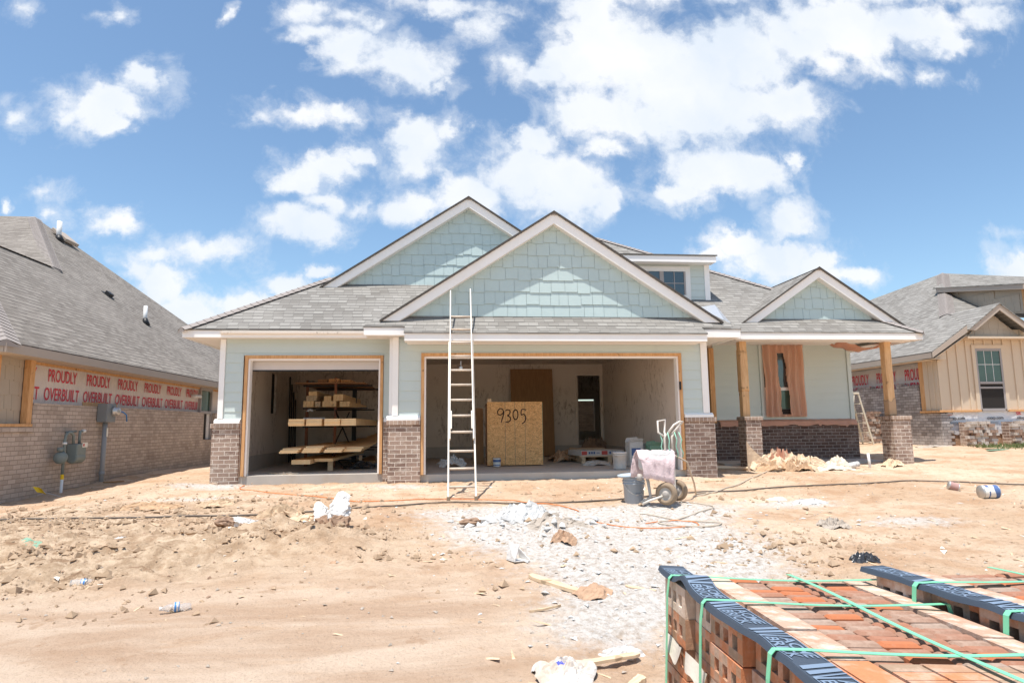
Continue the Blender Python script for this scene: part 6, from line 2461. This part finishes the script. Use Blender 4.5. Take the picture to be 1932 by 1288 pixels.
def pack(label, origin, yaw, tilt, nx_mid, rows, ncol, seed, strips, left_rows, sides=True):
    """strapped cube of bricks; local x to the right, local y towards the viewer is negative"""
    t = thing('brick_pack', label, 'brick pack', origin, yaw, 'strapped packs of new bricks')
    t.rotation_euler = (0, tilt, yaw)
    r = random.Random(seed)

    def put(me, loc, rot, name='brick'):
        o = bpy.data.objects.new(name, me)
        COL.objects.link(o)
        o.parent = t
        o.location = loc
        o.rotation_euler = rot
        return o
    P_ = BL + .005
    D = ncol * P_
    shown = 4
    for k in range(left_rows):
        for c in range(shown):
            jog = (-.022 if c % 2 == 0 else .006) + r.uniform(-.005, .005)
            put(ME_CORE if r.random() < .75 else ME_FACE, (jog, -(c + 1) * P_ + r.uniform(-.003, .003), -(k + 1) * (BH + .003) + (r.uniform(-.004, .004) if k == 0 else 0)), (0, r.uniform(-.02, .02), r.uniform(-.02, .02)))
    for c in range(shown):
        put(ME_FACE, (BT + .006 + r.uniform(-.004, .004), -(c + 1) * P_ + r.uniform(-.01, .01), -(BH + .003) + r.uniform(-.006, .006)), (0, r.uniform(-.02, .02), 0))
    # middle: bricks standing on end, tops slightly shingled
    x0 = 2 * BT + .016
    nrow = 18
    for i in range(nx_mid):
        for j in range(nrow):
            put(ME_PLAIN, (x0 + i * (CW + .004) + r.uniform(-.004, .004), -.03 - (j + 1) * CP - .010 * i + r.uniform(-.003, .003), -(BH + .004) + r.uniform(-.004, .003)), (r.uniform(-.06, .04), r.uniform(-.02, .02), r.uniform(-.02, .02)))
    x1 = x0 + nx_mid * (CW + .004) + .008
    for c in range(shown):
        put(ME_FACE, (x1, -(c + 1) * P_ - .03 + r.uniform(-.01, .01), -(BH + .003) + r.uniform(-.008, .004)), (0, r.uniform(-.02, .05), r.uniform(-.02, .02)))
    XW = x1 + BT + .006
    # the rest of the cube, lower courses and the end beyond the photo, as one mass
    m = MB()
    rw = BH + .003
    zb = -10 * rw
    for k in range(10):
        for c in range(ncol):
            if k == 0 and c >= shown:
                m.box(BT + .006, 2 * BT + .006, -(c + 1) * P_, -(c + 1) * P_ + BL, -rw, -.003)
            if k >= left_rows or c >= shown:
                m.box(.0, BT, -(c + 1) * P_, -(c + 1) * P_ + BL, -(k + 1) * rw, -(k + 1) * rw + BH)
            if k or c >= shown:
                m.box(XW - BT, XW, -(c + 1) * P_, -(c + 1) * P_ + BL, -(k + 1) * rw, -(k + 1) * rw + BH)
        if k:
            for i in range(int((XW - 2 * BT) / (CW + .004))):
                m.box(BT + .01 + i * (CW + .004), BT + .01 + i * (CW + .004) + CW, -.05, -.012, -(k + 1) * rw, -(k + 1) * rw + BH)
    y = -.03 - nrow * CP
    while y > -D:
        for i in range(nx_mid + 1):
            m.box(x0 - BT * (i == 0) * 0 + i * (CW + .004) - (CW if i == nx_mid else 0) * 0, x0 + i * (CW + .004) + CW * (.95 if i < nx_mid else .8), y - CP + .003, y, -rw, -.002)
        y -= CP
    m.box(BT + .006, XW - BT - .006, -D + .02, -.07, zb, -rw - .012)
    o = m.obj('brick_core_mass', 'fired_brick', t, world=False)
    o['kind'] = 'stuff'
    # black printed edge protector following the upper left edge
    W1, H1 = .056, .015

    def strip(a, b):
        y = lerp(.05, -D - .05, a)
        bul = mnoise.noise(Vector((y * 3.2, seed, 0)))
        pull = min(1, sum(math.exp(-((y - s_) / .05) ** 2) for s_ in strips))
        lift_ = .011 + .018 * max(0, bul) * (1 - pull) + (.022 * math.exp(-((y + .2) / .05) ** 2) if seed == 1 else 0)
        tw = .35 * bul * (1 - pull)
        if b <= .72:
            q = b / .72
            return (lerp(W1, -.030, q) + .010 * bul, y, lift_ + tw * .04 * (q - .3))
        q = (b - .72) / .28
        return (-.030 - .006 * q + .010 * bul, y, lift_ + tw * .028 - H1 * q * (1 - .3 * bul))
    m = MB()
    m.grid(strip, 90, 25)
    st_ = m.obj('edge_protector', 'edge_strip', t, world=False, solid=.002)

    def on_strip(a, b, up=.004):
        p0 = Vector(strip(a, b))
        p1 = Vector(strip(min(1, a + .004), b))
        p2 = Vector(strip(a, min(1, b + .01)))
        n = (p1 - p0).cross(p2 - p0)
        n = n.normalized() if n.length > 1e-9 else Vector((0, 0, 1))
        if n.z < 0 and b < .72:
            n = -n
        if b >= .72 and n.x > 0:
            n = -n
        return p0 + n * up
    m = MB()
    Lst = D + .10
    per = .25
    k = 0
    y = .03
    while y < Lst - .12:
        a0 = y / Lst
        for (bb0, bb1, word) in ((.10, .36, 'ACME'), (.40, .66, 'BRICK')):
            w0_, w1_ = a0 + .025 / Lst, a0 + .155 / Lst
            add_text(m, word, lambda u, v, bb0=bb0, bb1=bb1, w0_=w0_, w1_=w1_: on_strip(min(1, lerp(w1_, w0_, 1 - u) if False else lerp(w0_, w1_, u)), lerp(bb1, bb0, v)), .02)
        # frame and slanted bars of the printed logo
        for (u0, u1, b0, b1) in ((.010, .170, .03, .055), (.010, .170, .69, .71), (.010, .018, .055, .69), (.182, .200, .02, .70), (.210, .228, .02, .70), (.238, .244, .02, .70)):
            n_ = 8
            for e in range(n_):
                if u1 - u0 > .05:
                    ua, ub = lerp(u0, u1, e / n_), lerp(u0, u1, (e + 1) / n_)
                    m.poly([on_strip(min(1, a0 + ua / Lst), b0), on_strip(min(1, a0 + ub / Lst), b0), on_strip(min(1, a0 + ub / Lst), b1), on_strip(min(1, a0 + ua / Lst), b1)])
                else:
                    ba, bb = lerp(b0, b1, e / n_), lerp(b0, b1, (e + 1) / n_)
                    sl = .025 if u0 > .175 else 0
                    m.poly([on_strip(min(1, a0 + (u0 + sl * ba) / Lst), ba), on_strip(min(1, a0 + (u1 + sl * ba) / Lst), ba), on_strip(min(1, a0 + (u1 + sl * bb) / Lst), bb), on_strip(min(1, a0 + (u0 + sl * bb) / Lst), bb)])
        y += per
    m.obj('printed_lettering', 'strip_print', st_, world=False)
    # plastic straps across, and one along
    for s_ in strips:
        m = MB()
        hw = .0085
        path = [(-.058, -.80), (-.054, -.40), (-.050, -.05), (-.044, .006), (-.034, .017), (.05, .016)]
        path += [(lerp(.05, XW + .012, e / 10), .016 - .010 * math.sin(e / 10 * math.pi)) for e in range(1, 11)]
        path += [(XW + .02, -.01), (XW + .02, -.4)]
        for e in range(len(path) - 1):
            (xa, za), (xb, zb_) = path[e], path[e + 1]
            m.poly([(xa, s_ - hw, za), (xb, s_ - hw, zb_), (xb, s_ + hw, zb_), (xa, s_ + hw, za)])
        m.obj('strap', 'strap_green', t, world=False, solid=.0016)
    m = MB()
    xs_ = .42
    n_ = 24
    for e in range(n_):
        ya, yb = lerp(-.02, -D - .02, e / n_), lerp(-.02, -D - .02, (e + 1) / n_)
        za, zb_ = .010 + .004 * math.sin(e / n_ * 9), .010 + .004 * math.sin((e + 1) / n_ * 9)
        m.poly([(xs_ - .0085, ya, za), (xs_ - .0085, yb, zb_), (xs_ + .0085, yb, zb_), (xs_ + .0085, ya, za)])
    m.obj('strap', 'strap_green', t, world=False, solid=.0016)
    if seed == 1:
        for k_, (z0, yy, l_) in enumerate(((-.19, .0, .20), (-.19, -.22, .20), (-.38, -.02, .2), (-.285, -.43, .3))):
            m = MB()
            m.grid(lambda a, b, z0=z0, yy=yy, l_=l_: (-.028 - .018 * b * math.sin(math.pi * a) - .006 * math.sin(a * 8), yy - l_ * a, z0 - .062 * b * math.sin(math.pi * a) ** .6 * (1 + .25 * math.sin(a * 9 + z0 * 30)) + .006 * math.sin(a * 7)), 14, 4)
            m.obj('packing_paper', 'packing_paper', t, world=False)
    return t


pack('near strapped pack of orange and tan cored bricks with its cored side showing', (.807, 2.30, .345), -.03, .045, 4, 9, 6, 1, (-.10, -.41, -.83), 4)
pack('second strapped pack of red bricks beyond the near one at the right edge', (1.515, 2.18, .35), .05, .01, 4, 9, 5, 2, (-.21, -.53), 1)

# ------------------------------------------------------------------ loose brick stacks and grass by the right house
STK = bpy.data.meshes.new('brick')
sm_ = MB()
sm_.box(-.097, .097, -.045, .045, 0, .057)
STK_A = sm_.mesh('brick', 'brick_grey_loose')
STK_B = sm_.mesh('brick', 'brick_rust_loose')
bpy.data.meshes.remove(STK)


def brick_stack(label, x0, x1, y, h, seed, group, depth=2, lean=.0):
    r = random.Random(seed)
    zg = min(gz(x0, y), gz(x1, y)) - .02
    n = int(h / .0745)
    for k in range(n):
        z = zg + k * .0745
        header = (k // 2) % 2 == 0
        step = .115 if header else .2
        x = x0 + lean * k + r.uniform(-.04, .04)
        xe = x1 + r.uniform(-.06, .06)
        while x < xe:
            if r.random() > .07:
                o = bpy.data.objects.new('brick', STK_A if r.random() < .55 else STK_B)
                COL.objects.link(o)
                o.location = (x, y + r.uniform(-.03, .03), z)
                o.rotation_euler = (r.choice((0, 0, math.pi / 2)) * 0, r.uniform(-.03, .03), (math.pi / 2 if header else 0) + r.uniform(-.15, .15))
                o.scale = (1, 1, 1.25)
                tag(o, label, 'brick', group)
            x += step
    m = MB()
    m.box(x0 + .02, x1 - .02, y + .1, y + .42, zg, zg + h * .9)
    o = m.obj('stack_core', 'brick_brown', None)
    return tag(o, label.replace('loose brick in', 'solid back rows of').replace('one ', ''), 'brick stack', group + ', back rows')


brick_stack('loose brick in the ragged leaning stack in front of the white wrap', 13.62, 14.30, 15.45, .72, 3, 'bricks of the leaning stack', lean=-.006)
brick_stack('loose brick in the stack at the right edge, raised on blocks beside the grass', 14.86, 15.7, 15.45, .72, 5, 'bricks of the right edge stack')
brick_stack('loose brick in the small stack between stepladder and right porch pier', 12.85, 13.16, 18.3, 1.0, 7, 'bricks of the stack behind the pier')
r_ = random.Random(31)
m = MB()
for k in range(1300):
    x = r_.uniform(13.3, 16.5)
    y = r_.gauss(14.9, .28)
    if r_.random() > .35 + .65 * (mnoise.noise(Vector((x * 2.2, y * 2, 0))) > .0):
        continue
    z = gz(x, y) if k % 3 == 0 else zl
    zl = z
    h = r_.uniform(.04, .15)
    a = r_.uniform(0, 6.28)
    dx, dy2 = math.cos(a) * .009, math.sin(a) * .009
    bx2, by2 = r_.uniform(-.08, .08), r_.uniform(-.08, .08)
    m.poly([(x - dx, y - dy2, z), (x + dx, y + dy2, z), (x + dx * .6 + bx2 * .4, y + dy2 * .6 + by2 * .4, z + h * .6), (x + bx2, y + by2, z + h)])
o = m.obj('grass', 'grass_blade', None)
o['kind'] = 'stuff'
for k, (x, y, l_, rz, mt, lab) in enumerate(((13.2, 14.6, .9, .15, 'scrap_wood', 'pale strip of wood lying along the grass before the grey brick corner'), (14.4, 14.3, .7, -.1, 'scrap_wood', 'short board lying on the dirt in front of the grass'), (15.6, 14.0, 1.0, .05, 'rock_brown', 'rust brown sheet lying on the dirt at the right edge'), (13.0, 14.3, .8, .35, 'green_box', 'thin greenish strip lying before the grey brick corner'))):
    board('ground_strip', lab, .10 if k != 2 else .25, .02, l_, (x, y, gz(x, y) + .01), -math.pi / 2 + rz, mat=mt, cat='strip')
crumple('plaster_spill', 'white spill of mortar along the foot of the grey brick wall', 'mortar spill', 12.7, 15.7, .45, .16, .05, 'rock_grey', 95)
crumple('trash_heap', 'low heap of paper and wood scraps on the grass at right', 'scraps', 14.7, 14.4, .3, .2, .10, 'paper_tan', 96)
crumple('trash_heap', 'small white paper scrap on the grass at the right edge', 'scraps', 15.9, 14.9, .15, .1, .12, 'paper_white', 97)
